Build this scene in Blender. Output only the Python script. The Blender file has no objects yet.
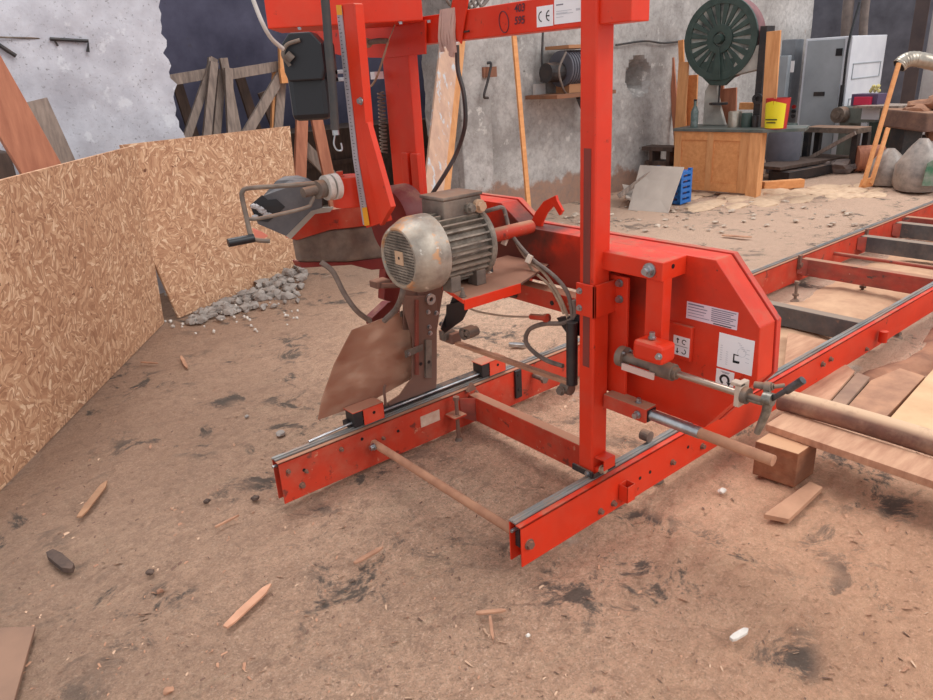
import bpy, bmesh, math, random
from mathutils import Vector, Matrix, Euler, noise
random.seed(7)
C = bpy.context.scene.collection
# ------------------------------------------------------------------ camera (solved from the vanishing points of rails and posts)
H = 1.55
FOC = 711.08
PITCH, ROLL, YAW = 0.3721, -0.0586, 0.8972
fw = Vector((math.cos(YAW)*math.cos(PITCH), math.sin(YAW)*math.cos(PITCH), -math.sin(PITCH)))
r0 = fw.cross(Vector((0,0,1))).normalized(); u0 = r0.cross(fw)
cr, sr = math.cos(ROLL), math.sin(ROLL)
rt = cr*r0 + sr*u0; up = -sr*r0 + cr*u0
CAM = Vector((0,0,H))
def ray(x, y): return fw*FOC + rt*(x-466.5) - up*(y-350.0)
# surveying helpers: where a sight line meets a real plane of the place
def gz(x, y, z=0.0): d = ray(x,y); return CAM + d*((z-H)/d.z)
def gx(x, y, X): d = ray(x,y); return CAM + d*(X/d.x)
def gy(x, y, Y): d = ray(x,y); return CAM + d*(Y/d.y)
def zat(P, y):
    k = (350.0-y)/FOC; a = Vector((P[0],P[1],-H))
    # FOC*(d.up)/(d.fw)=350-y
    n = k*(a.dot(fw)) - a.dot(up); m = up.z - k*fw.z
    return n/m
def pl(x, y, P, n):   # sight line with the vertical plane through P with horizontal normal n
    d = ray(x,y); n = Vector(n); return CAM + d*((Vector(P)-CAM).dot(n)/d.dot(n))
cam = bpy.data.objects.new('camera', bpy.data.cameras.new('camera')); C.objects.link(cam)
M = Matrix((rt, up, -fw)).transposed().to_4x4(); M.translation = CAM; cam.matrix_world = M
cam.data.sensor_width = 36; cam.data.lens = FOC/933*36; cam.data.clip_start = 0.05; cam.data.clip_end = 200
bpy.context.scene.camera = cam
# ------------------------------------------------------------------ materials
def lin(c):
    return tuple((v/255/12.92 if v/255 <= .04045 else ((v/255+.055)/1.055)**2.4) for v in c) + (1,)
def nd(t, ty, **kw):
    n = t.nodes.new(ty)
    for k, v in kw.items():
        if k in n.inputs: n.inputs[k].default_value = v
        else: setattr(n, k, v)
    return n
def ramp(t, fac, stops):
    n = t.nodes.new('ShaderNodeValToRGB'); e = n.color_ramp.elements
    while len(e) < len(stops): e.new(.5)
    for i, (p, c) in enumerate(stops): e[i].position = p; e[i].color = c if len(c) == 4 else lin(c)
    t.links.new(fac, n.inputs[0]); return n.outputs[0]
def mixc(t, fac, a, b, mode='MIX'):
    n = t.nodes.new('ShaderNodeMix'); n.data_type = 'RGBA'; n.blend_type = mode
    for sock, v in ((n.inputs[0], fac), (n.inputs[6], a), (n.inputs[7], b)):
        if hasattr(v, 'node'): t.links.new(v, sock)
        else: sock.default_value = v
    return n.outputs[2]
def math_(t, op, a, b=0.0, clamp=False):
    n = t.nodes.new('ShaderNodeMath'); n.operation = op; n.use_clamp = clamp
    for i, v in enumerate((a, b)):
        if hasattr(v, 'node'): t.links.new(v, n.inputs[i])
        else: n.inputs[i].default_value = v
    return n.outputs[0]
def mrange(t, v, a, b, c=0.0, d=1.0):
    n = t.nodes.new('ShaderNodeMapRange'); t.links.new(v, n.inputs[0])
    for i, x in enumerate((a,b,c,d)): n.inputs[i+1].default_value = x
    return n.outputs[0]
MATS = {}
def mk(name, c1, c2=None, scale=6, stretch=(1,1,1), rough=.6, metal=0, bump=0, bscale=None, dust=None, dustc=(168,128,103), spots=None, spec=.5, detail=5, rot=(0,0,0), basestain=False):
    m = bpy.data.materials.new(name); m.use_nodes = True; t = m.node_tree; b = t.nodes['Principled BSDF']
    tc = t.nodes.new('ShaderNodeTexCoord'); mp = nd(t, 'ShaderNodeMapping'); mp.inputs['Scale'].default_value = stretch; mp.inputs['Rotation'].default_value = rot
    t.links.new(tc.outputs['Object'], mp.inputs[0])
    nz = nd(t, 'ShaderNodeTexNoise', Scale=scale, Detail=detail, Roughness=.6); t.links.new(mp.outputs[0], nz.inputs[0])
    c2 = c2 or c1
    col = ramp(t, nz.outputs[0], [(.32, c1), (.68, c2)])
    if spots:   # (colour, scale, threshold): stains and wear of their own shape
        for sc_, ss, th in spots:
            n2 = nd(t, 'ShaderNodeTexNoise', Scale=ss, Detail=8, Roughness=.65); t.links.new(mp.outputs[0], n2.inputs[0])
            col = mixc(t, mrange(t, n2.outputs[0], th, th+.06), col, lin(sc_))
    if basestain:
        s0 = t.nodes.new('ShaderNodeSeparateXYZ'); t.links.new(tc.outputs['Object'], s0.inputs[0]); n6 = nd(t, 'ShaderNodeTexNoise', Scale=2.2, Detail=9, Roughness=.65); t.links.new(tc.outputs['Object'], n6.inputs[0])
        k = math_(t, 'ADD', s0.outputs[2], math_(t, 'MULTIPLY', n6.outputs[0], 1.1)); col = mixc(t, mrange(t, k, .90, .80), col, lin((158,124,106)))
        n7 = nd(t, 'ShaderNodeTexNoise', Scale=14, Detail=10, Roughness=.75); t.links.new(tc.outputs['Object'], n7.inputs[0]); col = mixc(t, math_(t,'MULTIPLY',mrange(t, n7.outputs[0], .44, .66),.6), col, lin((118,110,106)))
    rv = rough
    if dust:
        g = t.nodes.new('ShaderNodeNewGeometry'); sx = t.nodes.new('ShaderNodeSeparateXYZ'); t.links.new(g.outputs['Normal'], sx.inputs[0])
        n3 = nd(t, 'ShaderNodeTexNoise', Scale=9, Detail=6, Roughness=.7); t.links.new(tc.outputs['Object'], n3.inputs[0])
        upf = mrange(t, sx.outputs[2], .5, .9)
        fac = math_(t, 'MULTIPLY', upf, mrange(t, n3.outputs[0], .62-dust*.5, .75-dust*.35))
        fac2 = math_(t, 'MULTIPLY', mrange(t, n3.outputs[0], .45, .8), dust*.45)
        fac = math_(t, 'MAXIMUM', math_(t, 'MULTIPLY', fac, min(1, .45+dust*.5)), fac2)
        col = mixc(t, fac, col, lin(dustc))
        rr = mixc(t, fac, (rough,)*3+(1,), (.95,)*3+(1,)); t.links.new(rr, b.inputs['Roughness'])
    else: b.inputs['Roughness'].default_value = rough
    t.links.new(col, b.inputs['Base Color']); b.inputs['Metallic'].default_value = metal
    b.inputs['Specular IOR Level'].default_value = spec
    if bump:
        n4 = nd(t, 'ShaderNodeTexNoise', Scale=bscale or scale*4, Detail=8, Roughness=.65); t.links.new(mp.outputs[0], n4.inputs[0])
        bp = nd(t, 'ShaderNodeBump', Strength=min(1, bump*10), Distance=.01*bump*10 if bump < .1 else bump*.05)
        t.links.new(n4.outputs[0], bp.inputs['Height']); t.links.new(bp.outputs[0], b.inputs['Normal'])
    MATS[name] = m; return m
red = mk('red_paint', (226,58,28), (200,46,22), scale=2.2, rough=.42, spec=.35, dust=.3, detail=9, spots=[((132,40,28), 20, .655), ((96,44,36), 60, .69)], bump=.004, bscale=60)
redd = mk('dusty_red_paint', (206,62,38), (172,56,38), scale=5, rough=.55, spec=.35, dust=.85, detail=9, spots=[((120,50,40), 16, .60), ((196,130,104), 24, .64)], bump=.01, bscale=50)
redb = mk('faded_red_beam', (186,72,58), (136,70,60), scale=6, stretch=(1,1,2), rough=.7, dust=.85, spots=[((70,62,60), 8, .60), ((205,190,175), 25, .68)], bump=.01)
dred = mk('dark_red_paint', (128,38,36), (104,34,34), scale=5, rough=.5, dust=.3)
steel = mk('bright_steel', (190,192,194), (140,142,146), scale=20, rough=.35, metal=.9)
track = mk('worn_rail_steel', (156,156,154), (104,104,102), scale=3, stretch=(1,14,6), rough=.45, metal=.35, dust=.35, spots=[((84,84,84), 12, .66)])
dsteel = mk('dusty_grey_steel', (140,126,114), (92,82,76), scale=14, rough=.7, metal=.3, dust=.6, dustc=(160,122,98))
bronze = mk('dusty_brown_steel', (128,92,78), (98,74,66), scale=9, rough=.7, dust=.8, dustc=(165,118,94), bump=.01)
dustybar = mk('sawdust_coated_steel', (190,140,110), (160,112,88), scale=12, rough=.9)
black = mk('black_plastic', (22,22,28), (16,16,22), rough=.4)
blackm = mk('black_steel', (44,42,44), (32,31,34), rough=.5, dust=.3)
dbeam = mk('black_painted_beam', (98,98,98), (66,68,70), scale=7, rough=.6, dust=.95, dustc=(150,130,115), spots=[((150,120,100), 10, .62)])
rubber = mk('rubber_hose', (62,60,60), (46,45,46), rough=.55, dust=.3)
gcable = mk('grey_cable', (128,112,102), (98,86,80), scale=30, rough=.7)
tcable = mk('tan_cable', (176,150,128), (150,124,104), scale=30, rough=.7)
motorg = mk('dusty_motor_grey', (164,152,138), (98,90,82), scale=24, rough=.65, metal=.2, dust=.7, dustc=(150,128,112))
fancov = mk('galvanised_fan_cover', (186,176,162), (134,124,114), scale=16, rough=.45, metal=.4, detail=10, spots=[((196,150,112), 11, .55), ((220,214,204), 17, .62), ((100,90,84), 30, .66)], dust=.35, dustc=(190,150,118))
yel = mk('amber_sticker', (232,160,30), rough=.5)
white = mk('white_label', (232,230,232), rough=.5)
lav = mk('pale_lilac_label', (214,196,206), rough=.5)
ink = mk('black_ink', (30,28,30), rough=.6)
inkg = mk('grey_ink', (120,114,128), rough=.6)
inkl = mk('pale_ink', (190,190,196), rough=.6)
inkb = mk('blue_grey_marker', (74,40,52), rough=.6)
rulerm = mk('pale_grey_scale', (170,160,164), rough=.5)
concrete = mk('rough_concrete', (204,198,194), (150,144,140), scale=1.6, rough=.9, bump=.09, bscale=9, detail=14, spots=[((226,220,214), 7, .58), ((120,114,110), 9, .64), ((160,124,102), 2.2, .70)], basestain=True)
plaster = mk('pitted_plaster', (214,214,222), (176,174,182), scale=3.5, rough=.92, bump=.09, bscale=11, detail=12, spots=[((150,148,152), 45, .60), ((214,214,220), 5, .58)])
storewall = mk('dark_violet_brick', (104,102,124), (76,74,94), scale=2, rough=.95, bump=.05, bscale=10, spots=[((92,88,100), 6, .64)])
dimwall = mk('dim_grey', (112,112,122), (84,84,92), scale=2, rough=.95, bump=.04, bscale=10)  # dark grey carries the dimness of the hall's far end
pine = mk('fresh_pine', (228,166,112), (204,140,88), scale=4, stretch=(6,6,1), rough=.7, spots=[((150,84,50), 7, .70)])
pine2 = mk('orange_pine', (232,164,106), (214,142,86), scale=4, stretch=(1,6,6), rough=.7, spots=[((130,70,40), 9, .69)])
greyw = mk('weathered_wood', (168,150,138), (120,106,98), scale=4, stretch=(8,8,1.5), rough=.85, bump=.01)
oldw = mk('reddish_timber', (196,130,100), (162,100,76), scale=3, stretch=(7,7,1), rough=.75, spots=[((96,56,42), 5, .68)])
duswd = mk('sawdust_covered_board', (204,160,130), (174,128,102), scale=5, stretch=(1,6,3), rough=.95, bump=.02)
dustlog = mk('dusty_dark_log', (150,108,90), (110,80,70), scale=6, rough=.95, dust=.9, dustc=(214,180,148), bump=.03)
darkw = mk('dark_old_wood', (98,78,68), (70,56,50), scale=5, stretch=(5,5,1), rough=.85)
green = mk('dark_green_casting', (62,80,74), (44,60,56), scale=8, rough=.45, dust=.3, dustc=(120,120,110))
pink = mk('faded_wine_band', (150,104,104), (112,72,76), scale=6, rough=.6)
cabg = mk('grey_cabinet_paint', (168,174,180), (150,156,162), scale=3, rough=.45)
cabw = mk('pale_cabinet_paint', (226,228,234), (212,214,222), scale=3, rough=.45)
tin = mk('galvanised_duct', (190,180,166), (150,140,128), scale=10, rough=.35, metal=.7)
blue = mk('blue_plastic', (40,112,190), rough=.4)
rubble = mk('grey_rubble', (176,166,158), (128,118,112), scale=12, rough=.95, bump=.05, bscale=60)
stone = mk('white_stone', (226,218,208), (196,186,176), scale=20, rough=.9)
chipm = mk('splintered_wood', (196,148,118), (160,116,92), scale=14, rough=.85)
sackm = mk('cloudy_plastic_sack', (176,162,152), (120,112,108), scale=9, rough=.35, bump=.05, bscale=20)
sackgr = mk('green_printed_sack', (60,112,84), (150,150,140), scale=9, rough=.35, bump=.05, bscale=20)
bark = mk('brown_sawdust_heap', (176,128,100), (130,92,74), scale=7, rough=1, bump=.05, bscale=30)
yelb = mk('yellow_bucket_label', (236,220,40), rough=.4)
redbk = mk('red_bucket', (186,40,36), rough=.4)
glassg = mk('bottle_green', (70,90,84), (120,130,128), scale=20, rough=.15)
magenta = mk('magenta_box', (214,50,84), rough=.5)
# oriented strand board: strands laid in random directions, cell by cell
def osb_mat():
    m = bpy.data.materials.new('oriented_strand_board'); m.use_nodes = True; t = m.node_tree; b = t.nodes['Principled BSDF']
    tc = t.nodes.new('ShaderNodeTexCoord'); src = tc.outputs['Object']
    mp0 = nd(t, 'ShaderNodeMapping'); t.links.new(src, mp0.inputs[0])
    col = None; hs = []
    def layer(off, cs, sx, sy):
        mp = nd(t, 'ShaderNodeMapping'); mp.inputs['Location'].default_value = (off, off*1.7, 0); t.links.new(mp0.outputs[0], mp.inputs[0])
        dn = nd(t, 'ShaderNodeTexNoise', Scale=9, Detail=3); t.links.new(mp.outputs[0], dn.inputs[0])
        va = t.nodes.new('ShaderNodeVectorMath'); va.operation = 'MULTIPLY_ADD'; t.links.new(dn.outputs['Color'], va.inputs[0]); va.inputs[1].default_value = (.06,.06,0); t.links.new(mp.outputs[0], va.inputs[2])
        vo = nd(t, 'ShaderNodeTexVoronoi', Scale=cs); vo.voronoi_dimensions = '2D'; t.links.new(va.outputs[0], vo.inputs['Vector'])
        sc = t.nodes.new('ShaderNodeSeparateColor'); t.links.new(vo.outputs['Color'], sc.inputs[0])
        ang = math_(t, 'MULTIPLY', sc.outputs[0], 6.28)
        vr = t.nodes.new('ShaderNodeVectorRotate'); vr.rotation_type = 'Z_AXIS'; t.links.new(va.outputs[0], vr.inputs['Vector']); t.links.new(ang, vr.inputs['Angle'])
        m2 = nd(t, 'ShaderNodeMapping'); m2.inputs['Scale'].default_value = (sx, sy, 1); t.links.new(vr.outputs[0], m2.inputs[0])
        v2 = nd(t, 'ShaderNodeTexVoronoi', Scale=1); v2.voronoi_dimensions = '2D'; t.links.new(m2.outputs[0], v2.inputs['Vector'])
        s2 = t.nodes.new('ShaderNodeSeparateColor'); t.links.new(v2.outputs['Color'], s2.inputs[0])
        n2 = nd(t, 'ShaderNodeTexNoise', Scale=1.5, Detail=6, Roughness=.7); t.links.new(m2.outputs[0], n2.inputs[0])
        return math_(t, 'ADD', math_(t, 'MULTIPLY', s2.outputs[1], .75), math_(t, 'MULTIPLY', n2.outputs[0], .35)), sc.outputs[2]
    a, ra = layer(0, 13, 12, 75); a2, rb = layer(3.3, 24, 20, 130)
    mx = mixc(t, mrange(t, rb, .45, .5), a, a2)
    col = ramp(t, mx, [(.06, (126,88,66)), (.22, (170,124,94)), (.55, (192,146,113)), (.82, (214,174,140)), (.98, (242,214,182))])
    n5 = nd(t, 'ShaderNodeTexNoise', Scale=30, Detail=4); t.links.new(mp0.outputs[0], n5.inputs[0])
    col = mixc(t, mrange(t, n5.outputs[0], .67, .72), col, lin((110,66,46)))
    t.links.new(col, b.inputs['Base Color']); b.inputs['Roughness'].default_value = .75
    bp = nd(t, 'ShaderNodeBump', Strength=.4, Distance=.002); t.links.new(mx, bp.inputs['Height']); t.links.new(bp.outputs[0], b.inputs['Normal'])
    return m
osb = osb_mat()
# trodden earth and sawdust floor
def floor_mat():
    m = bpy.data.materials.new('earth_and_sawdust_floor'); m.use_nodes = True; t = m.node_tree; b = t.nodes['Principled BSDF']
    tc = t.nodes.new('ShaderNodeTexCoord'); src = tc.outputs['Object']
    def N(s, d=8, ro=.62, dist=0): n = nd(t, 'ShaderNodeTexNoise', Scale=s, Detail=d, Roughness=ro, Distortion=dist); t.links.new(src, n.inputs[0]); return n.outputs[0]
    base = ramp(t, N(1.1), [(.3, (204,162,134)), (.5, (224,180,150)), (.7, (238,196,164))])
    mps = nd(t, 'ShaderNodeMapping'); mps.inputs['Scale'].default_value = (.7,3.2,1); mps.inputs['Rotation'].default_value = (0,0,-.5); t.links.new(src, mps.inputs[0])
    ns = nd(t, 'ShaderNodeTexNoise', Scale=3.2, Detail=9, Roughness=.62, Distortion=.8); t.links.new(mps.outputs[0], ns.inputs[0])
    base = mixc(t, math_(t,'MULTIPLY', mrange(t, ns.outputs[0], .5, .68), .6), base, lin((184,148,124)))
    base = mixc(t, math_(t,'MULTIPLY', mrange(t, ns.outputs[0], .45, .34), .6), base, lin((206,172,142)))
    base = mixc(t, math_(t,'MULTIPLY', mrange(t, N(24,12,.75), .42, .68), .75), base, lin((170,132,110)))
    base = mixc(t, mrange(t, N(70,6,.7), .57, .75), base, lin((206,172,146)))
    base = mixc(t, mrange(t, N(48,6,.7), .60, .74), base, lin((128,98,84)))
    base = mixc(t, math_(t,'MULTIPLY', mrange(t, N(120,6,.85), .50, .64), .7), base, lin((134,102,86)))
    base = mixc(t, math_(t,'MULTIPLY', mrange(t, N(90,6,.85), .53, .64), .75), base, lin((250,216,188)))
    base = mixc(t, math_(t,'MULTIPLY', mrange(t, N(9,10,.72,1.5), .54, .60), .35), base, lin((128,100,86)))
    # older, browner earth on the side of the boards, paler dry dust further out
    sp = t.nodes.new('ShaderNodeSeparateXYZ'); t.links.new(src, sp.inputs[0])
    w = math_(t, 'ADD', math_(t, 'SUBTRACT', sp.outputs[1], math_(t,'MULTIPLY', sp.outputs[0], 1.0)), math_(t, 'MULTIPLY', N(1.5), 1.2))
    base = mixc(t, math_(t, 'MULTIPLY', mrange(t, w, .9, 2.8), .6), base, lin((150,122,104)))
    base = mixc(t, math_(t, 'MULTIPLY', mrange(t, w, .9, -.7), .5), base, lin((226,166,128)))
    far = mrange(t, math_(t, 'ADD', sp.outputs[0], math_(t,'MULTIPLY',N(1.2),1.5)), 3.2, 5.6)
    base = mixc(t, math_(t, 'MULTIPLY', far, .6), base, lin((186,166,150)))
    # damp grey-green rubber-dark patches worn through the dust
    pat = math_(t, 'MULTIPLY', mrange(t, N(4.2,12,.74,.5), .53, .59), mrange(t, N(1.3,3), .47, .56))
    base = mixc(t, math_(t, 'MULTIPLY', pat, .85), base, lin((84,80,76)))
    pale = mrange(t, N(2.3,7,.6), .66, .72)
    base = mixc(t, math_(t, 'MULTIPLY', pale, .6), base, lin((206,190,176)))
    hv = nd(t, 'ShaderNodeHueSaturation', Value=1.22, Saturation=.97); t.links.new(base, hv.inputs['Color']); t.links.new(hv.outputs[0], b.inputs['Base Color']); b.inputs['Roughness'].default_value = .95; b.inputs['Specular IOR Level'].default_value = .15
    bp = nd(t, 'ShaderNodeBump', Strength=1, Distance=.032); t.links.new(math_(t,'ADD',math_(t,'ADD',N(14,12,.75),math_(t,'MULTIPLY',N(4,6,.6,1.0),1.0)),math_(t,'MULTIPLY',N(34,10,.8,1.5),.8)), bp.inputs['Height']); t.links.new(bp.outputs[0], b.inputs['Normal'])
    return m
floorm = floor_mat()
# dusty see-through guard sheet
def pane_mat():
    m = bpy.data.materials.new('dusty_clear_guard'); m.use_nodes = True; t = m.node_tree; b = t.nodes['Principled BSDF']
    tc = t.nodes.new('ShaderNodeTexCoord'); n = nd(t, 'ShaderNodeTexNoise', Scale=9, Detail=6); mp = nd(t, 'ShaderNodeMapping'); mp.inputs['Scale'].default_value = (.8,1,1.6)
    t.links.new(tc.outputs['Object'], mp.inputs[0]); t.links.new(mp.outputs[0], n.inputs[0])
    t.links.new(ramp(t, n.outputs[0], [(.3, (150,96,74)), (.55, (176,128,104)), (.7, (196,156,132))]), b.inputs['Base Color'])
    t.links.new(mrange(t, n.outputs[0], .3, .7, .93, .55), b.inputs['Alpha']); b.inputs['Roughness'].default_value = .5
    return m
guardm = pane_mat()
# ------------------------------------------------------------------ mesh builder
V = Vector
def catmull(pts, n=6):
    P = [V(p) for p in pts]
    if len(P) < 3: return P
    P = [2*P[0]-P[1]] + P + [2*P[-1]-P[-2]]; out = []
    for i in range(1, len(P)-2):
        for k in range(n):
            s = k/n; a, b, c, d = P[i-1], P[i], P[i+1], P[i+2]
            out.append(.5*((2*b)+(c-a)*s+(2*a-5*b+4*c-d)*s*s+(3*b-a-3*c+d)*s**3))
    out.append(P[-2]); return out
class MB:
    def __init__(s): s.v = []; s.f = []; s.m = []
    def add(s, vs, fs, mi=0):
        o = len(s.v); s.v += [V(v) for v in vs]
        for f in fs: s.f.append([o+i for i in f]); s.m.append(mi)
        return s
    def frame(s, o, ax, ay, az, lx, ly, lz, mi=0):   # box centred at o along unit axes
        o = V(o); vs = [o+ax*(i*lx/2)+ay*(j*ly/2)+az*(k*lz/2) for k in (-1,1) for j in (-1,1) for i in (-1,1)]
        return s.add(vs, [(0,2,3,1),(4,5,7,6),(0,1,5,4),(2,6,7,3),(0,4,6,2),(1,3,7,5)], mi)
    def box(s, x0, x1, y0, y1, z0, z1, mi=0):
        return s.frame(((x0+x1)/2,(y0+y1)/2,(z0+z1)/2), V((1,0,0)), V((0,1,0)), V((0,0,1)), abs(x1-x0), abs(y1-y0), abs(z1-z0), mi)
    def rbox(s, c, size, rz=0, rx=0, ry=0, mi=0):
        R = Euler((rx,ry,rz)).to_matrix(); return s.frame(c, R.col[0], R.col[1], R.col[2], *size, mi)
    def bar(s, p0, p1, w, h, upv=(0,0,1), mi=0):     # w sideways, h along upv
        p0 = V(p0); p1 = V(p1); a = (p1-p0); L = a.length; a = a/L; u = V(upv); sd = a.cross(u).normalized(); u = sd.cross(a).normalized()
        return s.frame((p0+p1)/2, a, sd, u, L, w, h, mi)
    def cyl(s, p0, p1, r, r2=None, n=16, mi=0, cap=True):
        p0 = V(p0); p1 = V(p1); r2 = r if r2 is None else r2; a = (p1-p0).normalized()
        t = a.orthogonal().normalized(); b = a.cross(t); vs = []
        for p, q in ((p0,r),(p1,r2)):
            for i in range(n): th = 2*math.pi*i/n; vs.append(p+(t*math.cos(th)+b*math.sin(th))*q)
        fs = [(i,(i+1)%n,n+(i+1)%n,n+i) for i in range(n)]
        if cap: fs += [tuple(range(n))[::-1], tuple(range(n,2*n))]
        return s.add(vs, fs, mi)
    def hexb(s, c, d, r=.012, h=.01, mi=0):           # bolt head with washer
        c = V(c); d = V(d).normalized(); s.cyl(c, c+d*h*.25, r*1.35, n=14, mi=mi); return s.cyl(c, c+d*h, r, n=6, mi=mi)
    def tube(s, pts, r, n=8, mi=0, k=6, raw=False, taper=None):
        P = [V(p) for p in pts] if raw else catmull(pts, k); vs = []; t = None
        for i, p in enumerate(P):
            a = (P[min(i+1,len(P)-1)]-P[max(i-1,0)]).normalized()
            if t is None: t = a.orthogonal().normalized()
            t = (t-a*t.dot(a)).normalized(); b = a.cross(t)
            q = r if taper is None else r*taper(i/(len(P)-1))
            for j in range(n): th = 2*math.pi*j/n; vs.append(p+(t*math.cos(th)+b*math.sin(th))*q)
        L = len(P); fs = [(i*n+j, i*n+(j+1)%n, (i+1)*n+(j+1)%n, (i+1)*n+j) for i in range(L-1) for j in range(n)]
        fs += [tuple(range(n))[::-1], tuple(range((L-1)*n, L*n))]
        return s.add(vs, fs, mi)
    def prism(s, poly, ext, mi=0):
        poly = [V(p) for p in poly]; ext = V(ext); n = len(poly); vs = poly+[p+ext for p in poly]
        return s.add(vs, [tuple(range(n))[::-1], tuple(range(n,2*n))]+[(i,(i+1)%n,n+(i+1)%n,n+i) for i in range(n)], mi)
    def lathe(s, o, axis, prof, n=32, mi=0, closed=False):
        o = V(o); a = V(axis).normalized(); t = a.orthogonal().normalized(); b = a.cross(t); vs = []
        for r, h in prof:
            for i in range(n): th = 2*math.pi*i/n; vs.append(o+a*h+(t*math.cos(th)+b*math.sin(th))*r)
        L = len(prof); fs = [(i*n+j, i*n+(j+1)%n, (i+1)*n+(j+1)%n, (i+1)*n+j) for i in range(L-1) for j in range(n)]
        if closed: fs += [((L-1)*n+j, (L-1)*n+(j+1)%n, (j+1)%n, j) for j in range(n)]
        else: fs += [tuple(range(n))[::-1], tuple(range((L-1)*n, L*n))]
        return s.add(vs, fs, mi)
    def blob(s, c, r, seed=0, rough=.25, sub=2, mi=0):
        bm = bmesh.new(); bmesh.ops.create_icosphere(bm, subdivisions=sub, radius=1)
        c = V(c); vs = []
        for v in bm.verts:
            k = 1+rough*noise.noise(v.co*1.7+V((seed*3.1,seed,0)))*2
            vs.append(c+V((v.co.x*r[0],v.co.y*r[1],v.co.z*r[2]))*k)
        fs = [tuple(v.index for v in f.verts) for f in bm.faces]; bm.free(); return s.add(vs, fs, mi)
    def text(s, txt, o, xd, yd, size, mi=0, bold=.0):
        cu = bpy.data.curves.new('t','FONT'); cu.body = txt; cu.size = size; cu.offset = bold
        ob = bpy.data.objects.new('t', cu); C.objects.link(ob); bpy.context.view_layer.update()
        me = ob.evaluated_get(bpy.context.evaluated_depsgraph_get()).to_mesh()
        o = V(o); xd = V(xd).normalized(); yd = V(yd).normalized()
        s.add([o+xd*v.co.x+yd*v.co.y for v in me.vertices], [tuple(p.vertices) for p in me.polygons], mi)
        bpy.data.objects.remove(ob); bpy.data.curves.remove(cu); return s
    def build(s, name, mats, parent=None, bevel=0, smooth=False, label=None, fix=True):
        me = bpy.data.meshes.new(name); off = V((0,0,0))
        me.from_pydata([tuple(v) for v in s.v], [], s.f)
        if not isinstance(mats, (list, tuple)): mats = [mats]
        for m in mats: me.materials.append(m)
        for p, mi in zip(me.polygons, s.m): p.material_index = mi
        if fix:
            bm = bmesh.new(); bm.from_mesh(me); bmesh.ops.recalc_face_normals(bm, faces=bm.faces); bm.to_mesh(me); bm.free()
        if smooth:
            for p in me.polygons: p.use_smooth = True
            me.set_sharp_from_angle(angle=math.radians(38))
        o = bpy.data.objects.new(name, me); C.objects.link(o)
        if parent:
            o.parent = parent
            if parent.type == 'EMPTY' : o.matrix_parent_inverse = Matrix.Translation(-V(parent.location))
        if bevel:
            b = o.modifiers.new('bevel','BEVEL'); b.width = bevel; b.segments = 2; b.limit_method = 'ANGLE'
        if label: o['label'] = label
        return o
def drop(a, b, z=.03):
    a = V(a); b = V(b); return a+(b-a)*((a.z-z)/(a.z-b.z))
def thing(name, label, cat, loc=(0,0,0), group=None):
    o = bpy.data.objects.new(name, None); C.objects.link(o); o.location = loc; o.empty_display_size = .1
    return tag(o, label, cat, group)
def tag(o, label, cat, group=None, kind=None):
    o['label'] = label; o['category'] = cat
    if group: o['group'] = group
    if kind: o['kind'] = kind
    return o
def struct(o): o['kind'] = 'structure'; return o
X_, Y_, Z_ = V((1,0,0)), V((0,1,0)), V((0,0,1))
# ================================================================== SETTING
def hfl(x, y):
    p = V((x, y, 0)); h = .016*noise.noise(p*.9)+.010*noise.noise(p*2.6+V((5,1,0)))+.006*noise.noise(p*8)+.003*noise.noise(p*21)
    lo = max(0, min(1, (x*1.1-y*.75+.3)*1.2)); q = V((x*1.0, y*1.0, .3)); h += (.003+.007*lo)*(noise.noise(q*17)+.7*noise.noise(q*34)) if x < 5.4 and y < 4 else 0
    h += .010*abs(noise.noise(V((x*1.3+4, y*5.0, 2))))*(1 if x > 2.5 else .4)
    return h-.012
def seq(a, b, c, d, fine, coarse):
    out = []; x = a
    while x < d: out.append(x); x += fine if b <= x < c else coarse
    out.append(d); return out
xs = seq(-4, .2, 3.4, 24, .017, .10); ys = seq(-5, .25, 3.2, 14, .017, .10)
m = MB(); nx, ny = len(xs), len(ys)
m.v = [V((x, y, hfl(x, y))) for y in ys for x in xs]
m.f = [(j*nx+i, j*nx+i+1, (j+1)*nx+i+1, (j+1)*nx+i) for j in range(ny-1) for i in range(nx-1)]; m.m = [0]*len(m.f)
struct(m.build('floor', floorm, smooth=True, fix=False))
YB = 6.0; XL = gy(171, 75, YB).x; XR, XE, YT, ZC = 4.82, 12.2, .5, 3.4      # doorway, wall end, wall line, thickness, ceiling
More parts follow.
